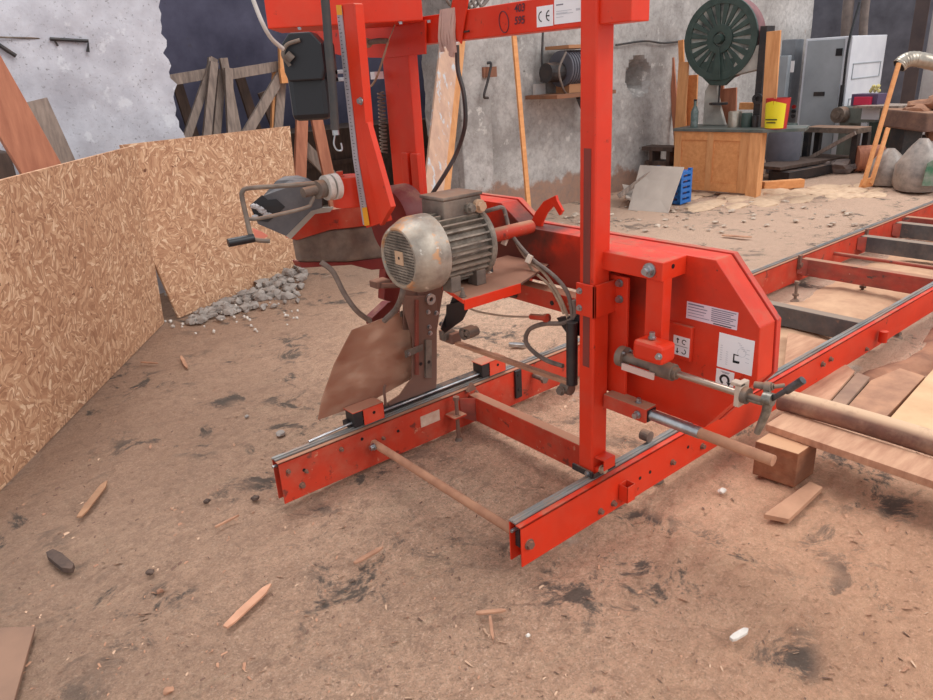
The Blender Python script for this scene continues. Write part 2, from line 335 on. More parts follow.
def wallgrid(x0, x1, z0, z1, hole=None, rag0=0, rag1=0):
    """a thick wall along X with an uneven face and ragged ends"""
    m = MB(); n = max(2, int((x1-x0)/.045)); k = int((z1-z0)/.045); hs = {}
    def fx(i, j):
        x = x0+(x1-x0)*i/n; z = z0+(z1-z0)*j/k
        if rag0 and i == 0: x += rag0*noise.noise(V((3, z*4, 0)))+rag0*.6*noise.noise(V((3, z*13, 0)))
        if rag1 and i == n: x += rag1*noise.noise(V((9, z*4, 0)))+rag1*.6*noise.noise(V((9, z*13, 0)))+.10*max(0,1.4-z)*.5
        return x, z
    for j in range(k+1):
        for i in range(n+1):
            x, z = fx(i, j); d = .030*noise.noise(V((x*1.1, z*1.1, 7)))+.012*noise.noise(V((x*5, z*5, 3)))
            if hole:
                hx, hz, hr = hole; q = math.hypot((x-hx)/hr, (z-hz)/(hr*1.05))+.25*noise.noise(V((x*6,z*6,1)))
                if q < 1: d -= .34
                elif q < 1.3: d -= .06
            m.v.append(V((x, YB-d, z)))
    o = len(m.v)
    for j in range(k+1):
        for i in range(n+1): x, z = fx(i, j); m.v.append(V((x, YB+YT, z)))
    W = n+1
    for j in range(k):
        for i in range(n):
            a = j*W+i; m.f.append((a, a+1, a+W+1, a+W)); m.f.append((o+a, o+a+W, o+a+W+1, o+a+1))
    for j in range(k):
        for i in (0, n): a = j*W+i; m.f.append((a, a+W, o+a+W, o+a))
    for i in range(n):
        for j in (0, k): a = j*W+i; m.f.append((a, a+1, o+a+1, o+a))
    m.m = [0]*len(m.f); return m
struct(wallgrid(-5, XL, -.05, ZC, rag1=.07).build('wall_left', plaster, smooth=True))
hc = gy(636, 76, YB)
struct(wallgrid(XR, XE, -.05, ZC, hole=(hc.x+.05, hc.z, .17), rag0=.02).build('wall_back', concrete, smooth=True))
m = MB(); m.box(XL-.1, XR+.1, YB+.02, YB+YT, 2.75, ZC); struct(m.build('wall_back_lintel', concrete))
m = MB(); m.box(XR, XR+.42, YB-.10, YB+.01, 0, ZC-.01); struct(m.build('trim_1', concrete, bevel=.02))      # shallow pilaster beside the doorway
# store room behind the doorway, dark violet-grey brick
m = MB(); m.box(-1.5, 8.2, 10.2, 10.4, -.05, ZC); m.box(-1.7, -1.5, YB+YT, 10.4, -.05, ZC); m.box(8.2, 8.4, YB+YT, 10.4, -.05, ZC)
struct(m.build('wall_store', storewall))
m = MB(); m.box(-1.7, 8.4, YB+.03, 8.0, ZC, ZC+.1); m.box(-1.7, 8.4, 9.6, 10.4, ZC, ZC+.1); struct(m.build('ceiling_store', storewall))  # unseen ceiling, with a gap added to let daylight into the store
# the hall's far end, its unlit look put into the wall colour
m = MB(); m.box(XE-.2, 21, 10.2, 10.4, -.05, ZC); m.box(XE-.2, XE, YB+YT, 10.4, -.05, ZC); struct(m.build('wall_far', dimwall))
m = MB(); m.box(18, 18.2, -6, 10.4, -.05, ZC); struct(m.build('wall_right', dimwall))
# square column and round pipes near the far end
def col(px0, px1, ybase, w, mat_, nm, z1=ZC):
    a = gz(px0, ybase); b = gz(px1, ybase); d = (b-a); n = V((-d.y, d.x, 0)).normalized(); n = n if n.dot(a) > 0 else -n
    m = MB(); m.prism([a, b, b+n*w, a+n*w], (0,0,z1)); return struct(m.build(nm, mat_, bevel=.01))
concol = mk('smooth_concrete_column', (176,170,168), (146,140,138), scale=2, rough=.9, bump=.02)
col(893, 907, 145, .3, mk('brown_stained_column', (112,96,92), (86,76,78), scale=2, rough=.9), 'trim_2')
col(911, 960, 150, .5, concol, 'trim_3')

# ================================================================== THINGS ALONG THE LEFT
def board(name, label, a, b, h, th, mat_, lean=0.0, tilt=0.0, cat='board', group=None):
    """rectangular sheet standing on edge from a to b, built in its own plane"""
    a = V(a); b = V(b); L = (b-a).length; ax = (b-a)/L; n = ax.cross(Z_).normalized(); upd = (Z_*math.cos(lean)-n*math.sin(lean)); 
    R = Matrix((ax, upd, ax.cross(upd))).transposed().to_4x4()
    mm = MB(); mm.box(0, L, 0, h, -th/2, th/2); o = mm.build(name, mat_, bevel=.001); o.matrix_world = Matrix.Translation(a) @ R @ Matrix.Rotation(tilt, 4, 'Z')
    return tag(o, label, cat, group)
a = gz(163, 323); d0 = (gz(0, 489)-a).normalized(); 
board('strand_board', 'long strand board standing on edge at the left, nearer of the two', a+d0*2.5+V((0,0,.0)), a, 1.225, .018, osb, -.055, group='strand boards')
a = gz(178, 318)+V((0,0,.0)); b = gz(303, 268)
ax = (b-a).normalized(); nn = ax.cross(Z_).normalized(); Mb = Matrix((ax, Z_, ax.cross(Z_))).transposed().to_4x4(); Mb.translation = a
loc = [Mb.inverted() @ pl(x, y, a, nn) for x, y in ((178,318),(304,268),(289,126),(120,145),(140,232))]
mm = MB(); mm.prism([V((q.x,q.y,-.009)) for q in loc], (0,0,.018)); ob = mm.build('strand_board', osb, bevel=.001); ob.matrix_world = Mb
tag(ob, 'strand board standing beyond the first, its foot in the rubble', 'board', 'strand boards')
# rubble heap along the foot of the far board
m = MB()
for i in range(230):
    s = random.random(); px = 190+s*115; py = 318-s*50+random.uniform(-1, 8+26*s*random.random())
    p = gz(px, py); r = random.uniform(.008, .035)*(1+.5*s); m.blob(p+V((0,0,r*.3+.05*s*random.random()*(py < 290))), (r*random.uniform(.8,1.5), r, r*.8), i, .35, 1)
tag(m.build('rubble_heap', rubble, smooth=False), 'heap of grey plaster rubble along the foot of the strand board', 'rubble', kind='stuff')
m = MB(); 
for i in range(60):
    p = gz(random.uniform(165, 300), random.uniform(285, 335)); 
    if p.y < 4.3: continue
    m.blob(p, [random.uniform(.006,.014)]*3, i, .3, 1)
tag(m.build('stone_crumbs', stone), 'white plaster crumbs scattered before the rubble heap', 'crumbs', kind='stuff')
def on(px, py, Y): return gy(px, py, Y)
# leaning timbers behind the long board
m = MB(); m.bar(on(-69, -20, 4.9), on(53, 190, 4.9), .10, .215, upv=(1,0,.5)); tag(m.build('timber_beam', oldw, bevel=.004), 'thick reddish squared timber leaning behind the strand board at the left', 'beam')
m = MB(); m.bar(on(36, 100, 5.6), drop(on(36,100,5.6), on(82, 200, 5.6), .03), .05, .13, upv=(1,0,.5)); tag(m.build('grey_plank', greyw, bevel=.002), 'grey weathered plank leaning behind the thick reddish timber', 'plank')
m = MB(); m.box(-1.1, .75, 5.5, 5.9, 0, on(30,148,5.7).z); tag(m.build('timber_stack', darkw, bevel=.01), 'dark stack of old wood behind the left strand board', 'wood pile')
# iron brackets in the plaster
p = on(50, 39, YB-.03); q = on(88, 41, YB-.03); m = MB(); m.tube([p, q, on(88, 52, YB-.03)], .012, raw=True); m.tube([on(55,41,YB-.03), on(58,46,YB-.03)], .007, raw=True)
tag(m.build('iron_bracket', blackm), 'thin dark iron rod bent down at its end on the plaster wall', 'bracket')
m = MB(); m.tube([on(-12, 37, YB-.03), on(30, 38, YB-.02), on(48, 39, YB)], .006, raw=True); tag(m.build('wall_wire', dsteel), 'thin wire running along the plaster wall to the left edge', 'wire')
m = MB(); m.tube([on(-4, 43, YB-.03), on(16, 56, YB-.03)], .014, raw=True); tag(m.build('short_iron_rod', blackm), 'short dark rod slanting down the plaster wall by the left edge', 'rod')

# ================================================================== DARK ROOM: WOODEN TRESTLES
def stick(mm, x0, y0, x1, y1, Y, w=.07, t=.04, Y2=None, mi=0): mm.bar(on(x0,y0,Y), on(x1,y1,Y2 or Y), t, w, upv=(1,0,.01), mi=mi)
t = thing('wooden_trestle', 'grey wooden trestle with crossed top, left one in the dark doorway', 'trestle', (2.2,6.9,0))
for a_ in ((214,58,186,140),(214,62,200,200),(212,58,207,140),(223,58,238,135),(222,70,216,140),(228,68,234,200)): mm = MB(); stick(mm, *a_, 6.7+random.uniform(-.08,.08)); mm.build('leg', greyw, t, bevel=.002)
mm = MB(); stick(mm, 160, 82, 212, 73, 6.75, .09); mm.build('rail', greyw, t, bevel=.002)
t = thing('wooden_trestle', 'pale wooden trestle with sloping brace beside the black motor', 'trestle', (3.0,6.9,0))
for a_ in ((281,75,245,136),(283,48,284,72),(282,70,277,140),(277,70,272,230)): mm = MB(); stick(mm, *a_, 6.7+random.uniform(-.08,.08), .09); mm.build('leg', pine if a_[0] in (283,277) else greyw, t, bevel=.002)
mm = MB(); stick(mm, 226, 75, 279, 66, 6.75, .09); mm.build('rail', greyw, t, bevel=.002)
mm = MB(); stick(mm, 280, 76, 300, 75, 6.6, .13); mm.build('end_block', pine2, t, bevel=.002)
for n_, (a_, lb) in enumerate((((176,80,203,165),'brown wooden strut leaning at the back of the dark doorway, leftmost'),((240,78,268,165),'brown wooden strut crossing behind the pale trestle'),((262,92,300,190),'brown wooden strut low beside the strand board corner'))):
    mm = MB(); stick(mm, *a_, 7.6, .10); tag(mm.build('wooden_strut', darkw), lb, 'strut')
t = thing('wooden_trestle', 'orange brown trestle legs spreading below the black motor', 'trestle', (3.3,6.4,0))
for a_ in ((302,112,298,240),(315,112,342,240)): mm = MB(); stick(mm, *a_, 6.6, .12); mm.build('leg', oldw, t, bevel=.002)
mm = MB(); mm.bar(on(303,146,6.9), drop(on(303,146,6.9), on(338,183,6.9), .05), .04, .12, upv=(1,0,.01)); tag(mm.build('grey_plank', greyw), 'grey plank slanting behind the orange trestle legs', 'plank')
m = MB(); m.box(3.2, 6.6, 8.6, 9.6, 0, .95); m.box(3.3,6.5,8.55,8.6,.5,.56); tag(m.build('dark_bench', darkw), 'dark bench deep in the store room behind the sawmill mast', 'bench')
# pale boards leaning in the doorway beside the mast
m = MB(); m.bar(on(450, 38, 5.45), gz(427,262)+V((0,0,.06)), .03, .20, upv=(1,0,.1)); tag(m.build('painted_plank', mk('flaking_pale_plank', (214,176,150), (186,150,132), scale=5, stretch=(3,3,1), rough=.8, spots=[((196,200,204), 6, .56), ((196,140,90), 9, .66)]), bevel=.002), 'wide pale plank with flaking paint leaning in the doorway', 'plank')
m = MB(); m.bar(on(461, 38, 5.6), gz(440,250)+V((0,0,.03)), .03, .09, upv=(1,0,.1)); tag(m.build('thin_plank', pine, bevel=.002), 'narrow fresh plank leaning just right of the flaking plank', 'plank')
m = MB(); m.bar(on(514, 36, 5.75), gz(530,224)+V((0,0,.01)), .025, .055, upv=(1,0,.1)); tag(m.build('wooden_lath', pine2, bevel=.002), 'thin orange lath leaning on the concrete wall', 'lath')
p = on(456, -3, 5.2); m = MB()
for i in range(7): m.tube([V((on(440+i*6,0,5.6).x, 6.0+.02*i, 2.76)), on(440+i*6, -14+i*2, 5.3), on(452+i*5, 6+(i%3)*3, 5.25), on(470+i*4, -8, 5.3)], .012, n=6)
tag(m.build('cable_bundle', gcable), 'tangle of grey cables hanging at the top beside the crossbeam', 'cables')
# wall fittings
t = thing('iron_hook', 'black iron hook on a rusty plate on the pilaster', 'hook', on(489,72,YB-.14))
mm = MB(); q = on(490, 72, YB-.12); mm.box(q.x-.09, q.x+.09, YB-.125, YB-.095, q.z-.05, q.z+.05); mm.build('plate', mk('rusty_plate', (150,100,76), (120,84,68), rough=.9), t)
mm = MB(); mm.tube([on(487,63,YB-.15), on(491,64,YB-.17), on(488,80,YB-.17), on(484,96,YB-.17), on(488,98,YB-.15)], .014); mm.build('hook', blackm, t)
# electric motor on a bracket shelf
t = thing('wall_shelf', 'small rusty bracket shelf holding the grey motor on the wall', 'shelf', on(570,95,YB-.2))
a = on(555, 96, YB-.45); b = on(592, 92, YB-.45); mm = MB(); mm.box(a.x-.02, b.x+.35, YB-.5, YB-.02, a.z-.03, a.z+.01); mm.build('shelf_board', mk('rusty_shelf', (150,100,72), (120,84,64), rough=.9), t)
mm = MB(); mm.bar(on(578, 97, YB-.40), on(590,126,YB-.05), .04, .04); mm.build('brace', blackm, t)
zc = a.z+.012; mg = mk('slate_motor', (92,90,98), (76,74,82), rough=.5)
t = thing('electric_motor', 'slate grey ribbed motor sitting on the wall shelf', 'motor', (b.x, YB-.3, zc))
cx, cz = b.x-.12, zc+.25; mm = MB(); prof = []
for i in range(28):
    th = 2*math.pi*i/28
for i in range(10): mm.lathe((cx-.20+.04*i, YB-.27, cz), (1,0,0), [(.16,0),(.185,.006),(.185,.028),(.16,.034),(.16,.04)], 24)
mm.build('body', mg, t, smooth=True); mm = MB(); mm.box(cx-.15, cx+.2, YB-.36, YB-.16, zc, zc+.09); mm.build('foot', mk('brown_block', (170,120,84), rough=.8), t)
mm = MB(); mm.cyl((cx-.42,YB-.27,cz-.03), (cx-.2,YB-.27,cz-.03), .10); mm.build('coupling', blackm, t)
mm = MB(); mm.box(cx-.2, cx+.35, YB-.4, YB-.05, cz+.20, cz+.235); tag(mm.build('rusty_sheet', MATS['brown_block']), 'rusty sheet lying over the wall motor', 'sheet')
mm = MB(); mm.tube([on(543, 30, YB-.06), on(542, 60, YB-.08), on(543,76,YB-.08)], .013); mm.cyl(on(543,72,YB-.08), on(543,82,YB-.08), .03)
tag(mm.build('hanging_plug', rubber), 'black plug hanging on its cable beside the wall motor', 'plug')
mm = MB(); mm.tube([on(566,52,YB-.4), on(559,70,YB-.42), on(563,88,YB-.42), on(567,95,YB-.3)], .012); tag(mm.build('motor_cable', gcable), 'grey cable looping from the wall motor to the shelf', 'cable')
mm = MB(); mm.box(*[f(on(531,0,YB).x, on(541,0,YB).x) for f in (min,max)], YB-.05, YB+.0, on(536,96,YB).z, on(536,84,YB).z); tag(mm.build('junction_box', mk('pale_box', (214,208,204), rough=.6)), 'pale square box fixed on the wall left of the motor', 'box')
mm = MB(); mm.tube([on(616,45,YB-.04), on(645,41,YB-.03), on(664,43,YB-.04), on(690,40,YB-.04)], .012); tag(mm.build('wall_cable', rubber), 'dark cable strung across the wall towards the bandsaw', 'cable')
# ================================================================== BANDSAW CORNER
A = gz(673, 191); B = gz(746, 197); e = (B-A).normalized(); n = V((-e.y, e.x, 0)); n = n if n.dot(A) > 0 else -n; LW = (B-A).length
ht = zat(A, 128); hb = ht-.035
def bs(s, d, z): return A+e*s+n*d+V((0,0,z))         # along the front, depth, height
print('bandsaw front', LW, ht)
t = thing('wooden_cabinet', 'orange pine cabinet under the bandsaw table', 'cabinet', A)
mm = MB(); mm.prism([bs(0,0,.04), bs(LW,0,.04), bs(LW,.02,.04), bs(0,.02,.04)], (0,0,hb-.04)); mm.prism([bs(0,0,.04), bs(0,.5,.04), bs(.03,.5,.04), bs(.03,0,.04)], (0,0,hb-.04)); mm.prism([bs(LW-.03,.02,.04), bs(LW-.03,.4,.04), bs(LW,.4,.04), bs(LW,.02,.04)], (0,0,hb-.04)); mm.build('body', pine2, t)
for s0, s1 in ((.0,.09),(LW*.5-.05,LW*.5+.03),(LW-.12,LW)):
    mm = MB(); mm.prism([bs(s0,-.018,.04), bs(s1,-.018,.04), bs(s1,0,.04), bs(s0,0,.04)], (0,0,hb-.04)); mm.build('stile', pine, t, bevel=.003)
for z0, z1 in ((.04,.14),(hb-.1,hb)):
    mm = MB(); mm.prism([bs(.09,-.016,z0), bs(LW-.12,-.016,z0), bs(LW-.12,0,z0), bs(.09,0,z0)], (0,0,z1-z0)); mm.build('rail', pine2, t, bevel=.003)
mm = MB(); mm.prism([bs(LW+.0,-.04,0), bs(LW+.13,-.02,0), bs(LW+.13,.10,0), bs(LW+.0,.1,0)], (0,0,hb)); mm.build('corner_post', pine, t, bevel=.004)
t = thing('bandsaw', 'old green bandsaw with a big slotted wheel guard', 'bandsaw', bs(.5,.5,0))
q0 = gz(676,191); ztop = ht
mm = MB(); w1 = LW+.52; mm.prism([bs(-.02,-.04,hb), bs(LW+.15,-.05,hb), bs(w1,.2,hb), bs(w1-.1,.55,hb), bs(-.02,.55,hb)], (0,0,.035)); mm.build('saw_table', mk('dark_green_table', (72,84,80), (110,108,102), scale=6, rough=.6), t, bevel=.004)
P0 = bs(0,.32,0); cs = pl(721, 39, P0, n); 
Rr = (pl(687, 39, P0, n)-cs).length
print('wheel centre', cs, Rr)
def wd(th, r, d=0): return cs+e*(math.cos(th)*r)+Z_*(math.sin(th)*r)+n*d
mm = MB(); mm.lathe(cs+n*.02, n, [(Rr,-.02),(Rr*1.02,0),(Rr*1.02,.16),(Rr*.98,.18)], 48); mm.build('wheel_case', pink, t, smooth=True)
mm = MB()
NS = 20
for i in range(NS):
    a0 = 2*math.pi*(i+.5)/NS; wi, wo = .23*2*math.pi/NS, .30*2*math.pi/NS
    pts = [wd(a0-wi*1.5, Rr*.30, -.03), wd(a0-wo*.95, Rr*.88, -.03), wd(a0+wo*.95, Rr*.88, -.03), wd(a0+wi*1.5, Rr*.30, -.03)]
    mm.prism(pts, n*.03)
for (ra, rb, d) in ((.85,1.03,-.035),(.17,.36,-.045)):
    k = 48; vs = []; 
    mm.lathe(cs, n, [(Rr*ra, d),(Rr*rb, d),(Rr*rb, .0),(Rr*ra, .0)], k, closed=True)
mm.prism([wd(-math.pi/2-.16, Rr*.2, -.06), wd(-math.pi/2-.13, Rr*1.02, -.06), wd(-math.pi/2+.13, Rr*1.02, -.06), wd(-math.pi/2+.16, Rr*.2, -.06)], n*.06)
mm.build('wheel_guard', green, t, bevel=.004)
mm = MB(); mm.cyl(cs-n*.010, cs-n*.002, Rr*.9, n=40); mm.build('saw_wheel', mk('blotched_slot_wheel', (206,208,200), (30,34,34), scale=2.6, rough=.6), t)  # pale and black blotches paint the slots' see-through brightness and dark gaps
mm = MB(); mm.lathe(cs, n, [(.0,-.09),(Rr*.11,-.09),(Rr*.13,-.05),(Rr*.13,0)], 24); mm.build('hub', green, t, smooth=True)
mm = MB(); mm.prism([wd(-2.5,Rr*.95,.05), wd(-2.1,Rr*1.02,.05), wd(-1.75,Rr*1.16,.05), wd(-1.4,Rr*1.18,.05), wd(-1.15,Rr*1.05,.05), wd(-.8,Rr*1.02,.05), wd(-.5,Rr*.95,.05)], -n*.07); mm.build('lower_guard', green, t, bevel=.004)
zt = cs.z-Rr; mm = MB(); x = cs+n*.05; mm.cyl(x+V((0,0,-Rr*1.15)), x+V((0,0,-Rr*1.15-.2)), .012); mm.cyl(x+V((0,0,-Rr*1.15-.2)), x+V((0,0,-Rr*1.15-.225)), .11); mm.build('blade_guide', blackm, t)
mm = MB(); ba = bs(.14,.4,ht); mm.prism([bs(.12,.42,ht), bs(.42,.42,ht), bs(.32,.42,ht+.25), bs(.24,.42,ht+.6), bs(.12,.42,ht+.4)], n*.06); mm.build('frame_neck', mk('pale_cast_frame', (186,180,170), (150,144,138), rough=.7), t, bevel=.01)
sx = (cs-bs(0,.32,0)).dot(e); mm = MB(); mm.prism([bs(sx+.12,.3,cs.z-Rr*.95), bs(sx+Rr*1.1,.3,cs.z-Rr*.8), bs(sx+Rr*1.1,.3,cs.z-Rr*.2), bs(sx+Rr*.6,.3,cs.z-Rr*.3)], n*.2); mm.build('blade_cover', MATS['pale_cast_frame'], t, bevel=.01)
mm = MB(); mm.prism([bs(sx+Rr*1.12,.25,ht), bs(sx+Rr*1.3,.25,ht), bs(sx+Rr*1.3,.45,ht), bs(sx+Rr*1.12,.45,ht)], (0,0,cs.z-ht+.1)); mm.build('column', blackm, t, bevel=.004)
def vplank(name, px0, y0, px1, y1, pxw, mat_, lab, off, cat='plank', th=.03):
    P = bs(0, off, 0); a = pl(px0, y0, P, n); b = pl(px1, y1, P, n); zt0 = ht if off < .4 else 0.0; b = a+(b-a)*((a.z-zt0)/(a.z-b.z)); w = abs((pl(px0+pxw, y0, P, n)-a).dot(e)); mm = MB(); mm.bar(a, b, th, w, upv=e)
    return tag(mm.build(name, mat_, bevel=.003), lab, cat, 'planks round the bandsaw')
vplank('upright_plank', 684, 62, 680, 127, 10, pine, 'orange plank upright at the left end of the bandsaw table', .45)
vplank('upright_plank', 681, 40, 684, 127, 5, pine2, 'narrow plank behind the left upright by the bandsaw', .6)
vplank('upright_plank', 671, 58, 678, 150, 6, oldw, 'brown plank leaning on the wall left of the bandsaw', .75)
vplank('upright_plank', 774, 31, 770, 95, 14, pine, 'bright pine offcut standing behind the red and yellow bucket', .215)
vplank('upright_plank', 718, 85, 716, 125, 12, oldw, 'reddish board behind the blade below the wheel guard', .62)
vplank('upright_plank', 730, 88, 729, 126, 14, oldw, 'second reddish board right of the blade below the guard', .60)
vplank('upright_plank', 692, 75, 690, 126, 12, pine2, 'orange offcut beside the green bottle', .66)
mm = MB(); P = bs(0,.5,0); mm.bar(pl(740,106,P,n), pl(762,106,P,n), .05, .08); tag(mm.build('wood_offcut', pine2, bevel=.003), 'short wood offcut behind the tins on the saw table', 'offcut')
# bucket, bottle, tins on the table
P = bs(0,.12,0); bb = pl(776, 124, P, n); bb.z = ht
rw = (pl(787,110,P,n)-pl(764,110,P,n)).length/2; hh = zat(bb, 98)-ht
t = thing('paint_bucket', 'red bucket with a yellow label on the bandsaw table', 'bucket', bb)
mm = MB(); mm.lathe(bb, Z_, [(rw*.88,0),(rw,hh),(rw*.93,hh),(rw*.82,.02)], 28, closed=True); mm.build('pail', redbk, t, smooth=True)
mm = MB(); tw = -n; 
for i in range(13):
    pass
pts0 = []; 
ln = MB(); k = 14
for i in range(k+1):
    th = math.radians(-65+130*i/k); d = (tw*math.cos(th)+e*math.sin(th)); top = .93*hh*(1-.12*abs(i/k-.5)*2)
    for z, rr in ((.03*hh, rw*.885), (top, rw*.975)): ln.v.append(bb+d*(rr+.002)+V((0,0,z)))
ln.f = [(2*i,2*i+2,2*i+3,2*i+1) for i in range(k)]; ln.m = [0]*k
ln.add([bb+tw*(rw+.004)+e*(rw*x)+Z_*(hh*z) for x, z in ((-.5,.30),(.5,.30),(.5,.34),(-.5,.34))], [(0,1,2,3)], 1); ln.add([bb+tw*(rw+.004)+e*(rw*x)+Z_*(hh*z) for x, z in ((-.4,.20),(.4,.20),(.4,.24),(-.4,.24))], [(0,1,2,3)], 1)
ln.build('label', [yelb, ink], t, smooth=True)
b2 = pl(694,126,bs(0,.1,0),n); b2.z = ht; r2 = .045; h2 = zat(b2, 101)-ht
mm = MB(); mm.lathe(b2, Z_, [(r2,0),(r2,h2*.6),(r2*.4,h2*.82),(r2*.4,h2)], 18); t = thing('glass_bottle', 'green glass bottle at the left end of the saw table', 'bottle', b2); mm.build('bottle_body', glassg, t, smooth=True)
mm = MB(); mm.cyl(b2+V((0,0,h2)), b2+V((0,0,h2+.02)), r2*.45); mm.build('cap', black, t)
for px, wv, hv, mt, lb in ((734,.075,.17,tin,'grey tin can behind the middle of the saw table'),(746,.06,.15,green,'dark green jar right of the grey tin'),(755,.04,.12,blackm,'small dark pot left of the red bucket')):
    b3 = pl(px,127,bs(0,.22,0),n); b3.z = ht; mm = MB(); mm.lathe(b3, Z_, [(wv,0),(wv,hv),(wv*.9,hv+.01)], 20); tag(mm.build('tin_can', mt, smooth=True), lb, 'can')
t = thing('round_clamp', 'dark round clamp hanging on the saw column', 'clamp', bs(LW,.3,ht+.3)); mm = MB(); q = pl(757,99,bs(0,.2,0),n); mm.lathe(q, n, [(.03,0),(.06,0),(.06,.03),(.03,.03)], 18, closed=True); mm.build('ring', blackm, t)
# under and around the cabinet
mm = MB(); a = gz(762,190); b = gz(802,187); mm.bar(a+V((0,0,.05)), b+V((0,0,.05)), .1, .1); tag(mm.build('squared_timber', pine2, bevel=.004), 'short pine beam on the ground right of the bandsaw cabinet', 'beam')
mm = MB(); a = gz(764,180); b = gz(835,166); mm.bar(a+V((0,0,.16)), b+V((0,0,.14)), .45, .04); tag(mm.build('brown_board', darkw, bevel=.003), 'brown board lying on dark blocks behind the pine beam', 'board')
mm = MB(); a = gz(778,181); b = gz(833,170); mm.bar(a+V((0,0,.06)), b+V((0,0,.06)), .3, .12); tag(mm.build('dark_block', blackm, bevel=.004), 'dark block under the brown board', 'block')
mm = MB(); p = gz(795,168); mm.lathe(p, Z_, [(.10,0),(.13,.16),(.12,.16),(.09,.02)], 20, closed=True); tag(mm.build('small_tub', mk('pale_plastic_tub', (190,190,196), rough=.5), smooth=True), 'small pale tub on the ground before the grey cabinet', 'tub')
for k_, (px, col_) in enumerate(((781,'grey'),(772,'green'))):
    p = gz(px,172); p = p+n*.45*k_
    mm = MB(); mm.lathe(p, Z_, [(.20-.08*k_,0),(.22-.08*k_,.2),(.22-.08*k_,.5),(.17-.08*k_,.62)], 20); tag(mm.build('metal_drum', MATS['dim_grey'] if k_ == 0 else green, smooth=True), ('rounded grey drum behind the bandsaw cabinet','green drum between cabinet and grey drum')[k_], 'drum')
# leaning sheet and blue crate
a = gz(628,210); b = gz(668,213); t1 = pl(640,165,(a+b)/2+n*.42,n); t2 = pl(684,167,(a+b)/2+n*.42,n)
mm = MB(); a2 = gz(618,208)
nn = (b-a).cross(t1-a).normalized()*.015; mm.prism([a, b, t2, t1], nn if nn.dot(A)>0 else -nn); tag(mm.build('leaning_sheet', mk('pale_dusty_sheet', (196,182,170), (170,156,146), scale=2, rough=.9), bevel=.002), 'pale dusty sheet leaning on the blue crate', 'sheet')
mm = MB(); c0 = gz(626,208); c1 = gz(650,209); c2 = gz(652,200); c3 = gz(622,199); mm.prism([c0+V((0,0,.10)), c1+V((0,0,.06)), c2+V((0,0,.1)), c3+V((0,0,.16))], (0,0,.02)); tag(mm.build('floor_sheet', MATS['pale_dusty_sheet']), 'small flat sheet lying left of the leaning sheet', 'sheet')
mm = MB(); mm.bar(gz(618,207)+V((0,0,.12)), pl(652,172,(a+b)/2+n*.4,n), .03, .05); tag(mm.build('thin_batten', greyw), 'thin grey batten leaning left of the pale sheet', 'batten')
t = thing('plastic_crate', 'blue plastic crate behind the leaning sheet', 'crate', gz(688,207))
a = gz(668,206)+n*.10; hb2 = zat(gz(688,207), 172); ee = e
a = gz(682,206)-e*.52+n*.06
for i in range(6):
    mm = MB(); z0 = hb2*i/6; mm.prism([a+V((0,0,z0)), a+e*.46+V((0,0,z0)), a+e*.46+n*.24+V((0,0,z0)), a+n*.24+V((0,0,z0))], (0,0,hb2/6*.62)); mm.build('slat_band', blue, t, bevel=.004)
for ds, dn in ((.0,.0),(.42,.0),(.42,.20),(.0,.20)):
    mm = MB(); p = a+e*ds+n*dn; mm.prism([p, p+e*.04, p+e*.04+n*.04, p+n*.04], (0,0,hb2)); mm.build('corner_post', blue, t)
mm = MB(); p = pl(662,148,bs(0,.25,0),n); mm.frame(p, e, n, Z_, .45, .25, .05); mm.frame(p-V((0,0,.18)), e, n, Z_, .35, .2, .05); mm.frame(p-e*.1-V((0,0,p.z/2)), e, n, Z_, .05, .2, p.z); mm.frame(p+e*.15-V((0,0,p.z/2)), e, n, Z_, .05, .2, p.z); tag(mm.build('low_rack', darkw), 'dark little rack against the wall left of the pine cabinet', 'rack')
# ================================================================== GREY CABINETS AND FAR BENCHES
def facebox(px0, px1, pyb, pytop, depth, mats, name, lab, cat, left_face=True):
    pass
a = gz(793,158); b = gz(837,160); hcab = zat(a, 39)
eb = (b-a).normalized(); nb = V((-eb.y, eb.x, 0)); nb = nb if nb.dot(a) > 0 else -nb
# right face runs away from the near corner b
rb = ray(878,100); rb = V((rb.x, rb.y, 0)); 
den = nb.x*rb.y-nb.y*rb.x; s_ = (b.y*rb.x-b.x*rb.y)/den; 
print('grey cabinet', (b-a).length, hcab, 'depth', s_)
D = abs(s_); D = min(max(D, .4), 2.2)
t = thing('grey_cabinet', 'tall grey steel cabinet with a paler side behind the bandsaw', 'cabinet', a)
mm = MB(); mm.prism([a, b, b+nb*D, a+nb*D], (0,0,hcab)); mm.build('body', cabw, t, bevel=.01)
mm = MB(); LB = (b-a).length; mm.prism([a+eb*.04-nb*.015+Z_*.03, b-eb*.10-nb*.015+Z_*.03, b-eb*.10+Z_*.03, a+eb*.04+Z_*.03], (0,0,hcab-.06)); dr = mm.build('door', cabg, t, bevel=.004)
mm = MB(); q = a+eb*(LB*.44)-nb*.02+Z_*(hcab*.55); mm.frame(q, eb, nb, Z_, .16, .01, .06); mm.build('handle', blackm, dr)
mm = MB(); q = b-eb*.16-nb*.02+Z_*(hcab*.88); mm.frame(q, eb, nb, Z_, .09, .01, .10); mm.build('vent', black, t)
for z0, z1 in ((.66,.78),(.30,.50)):
    mm = MB(); q = b+eb*.004; 
    for zz in (z0, z1): mm.frame(b+nb*D*.5+eb*.004+Z_*hcab*zz, nb, eb, Z_, D*.82, .012, .015)
    for dd in (.1,.9): mm.frame(b+nb*D*dd+eb*.004+Z_*hcab*(z0+z1)/2, nb, eb, Z_, .015, .012, hcab*(z1-z0))
    mm.build('side_panel', cabg, t)
mm = MB(); 
for zz in (.06,.5,.86): pass
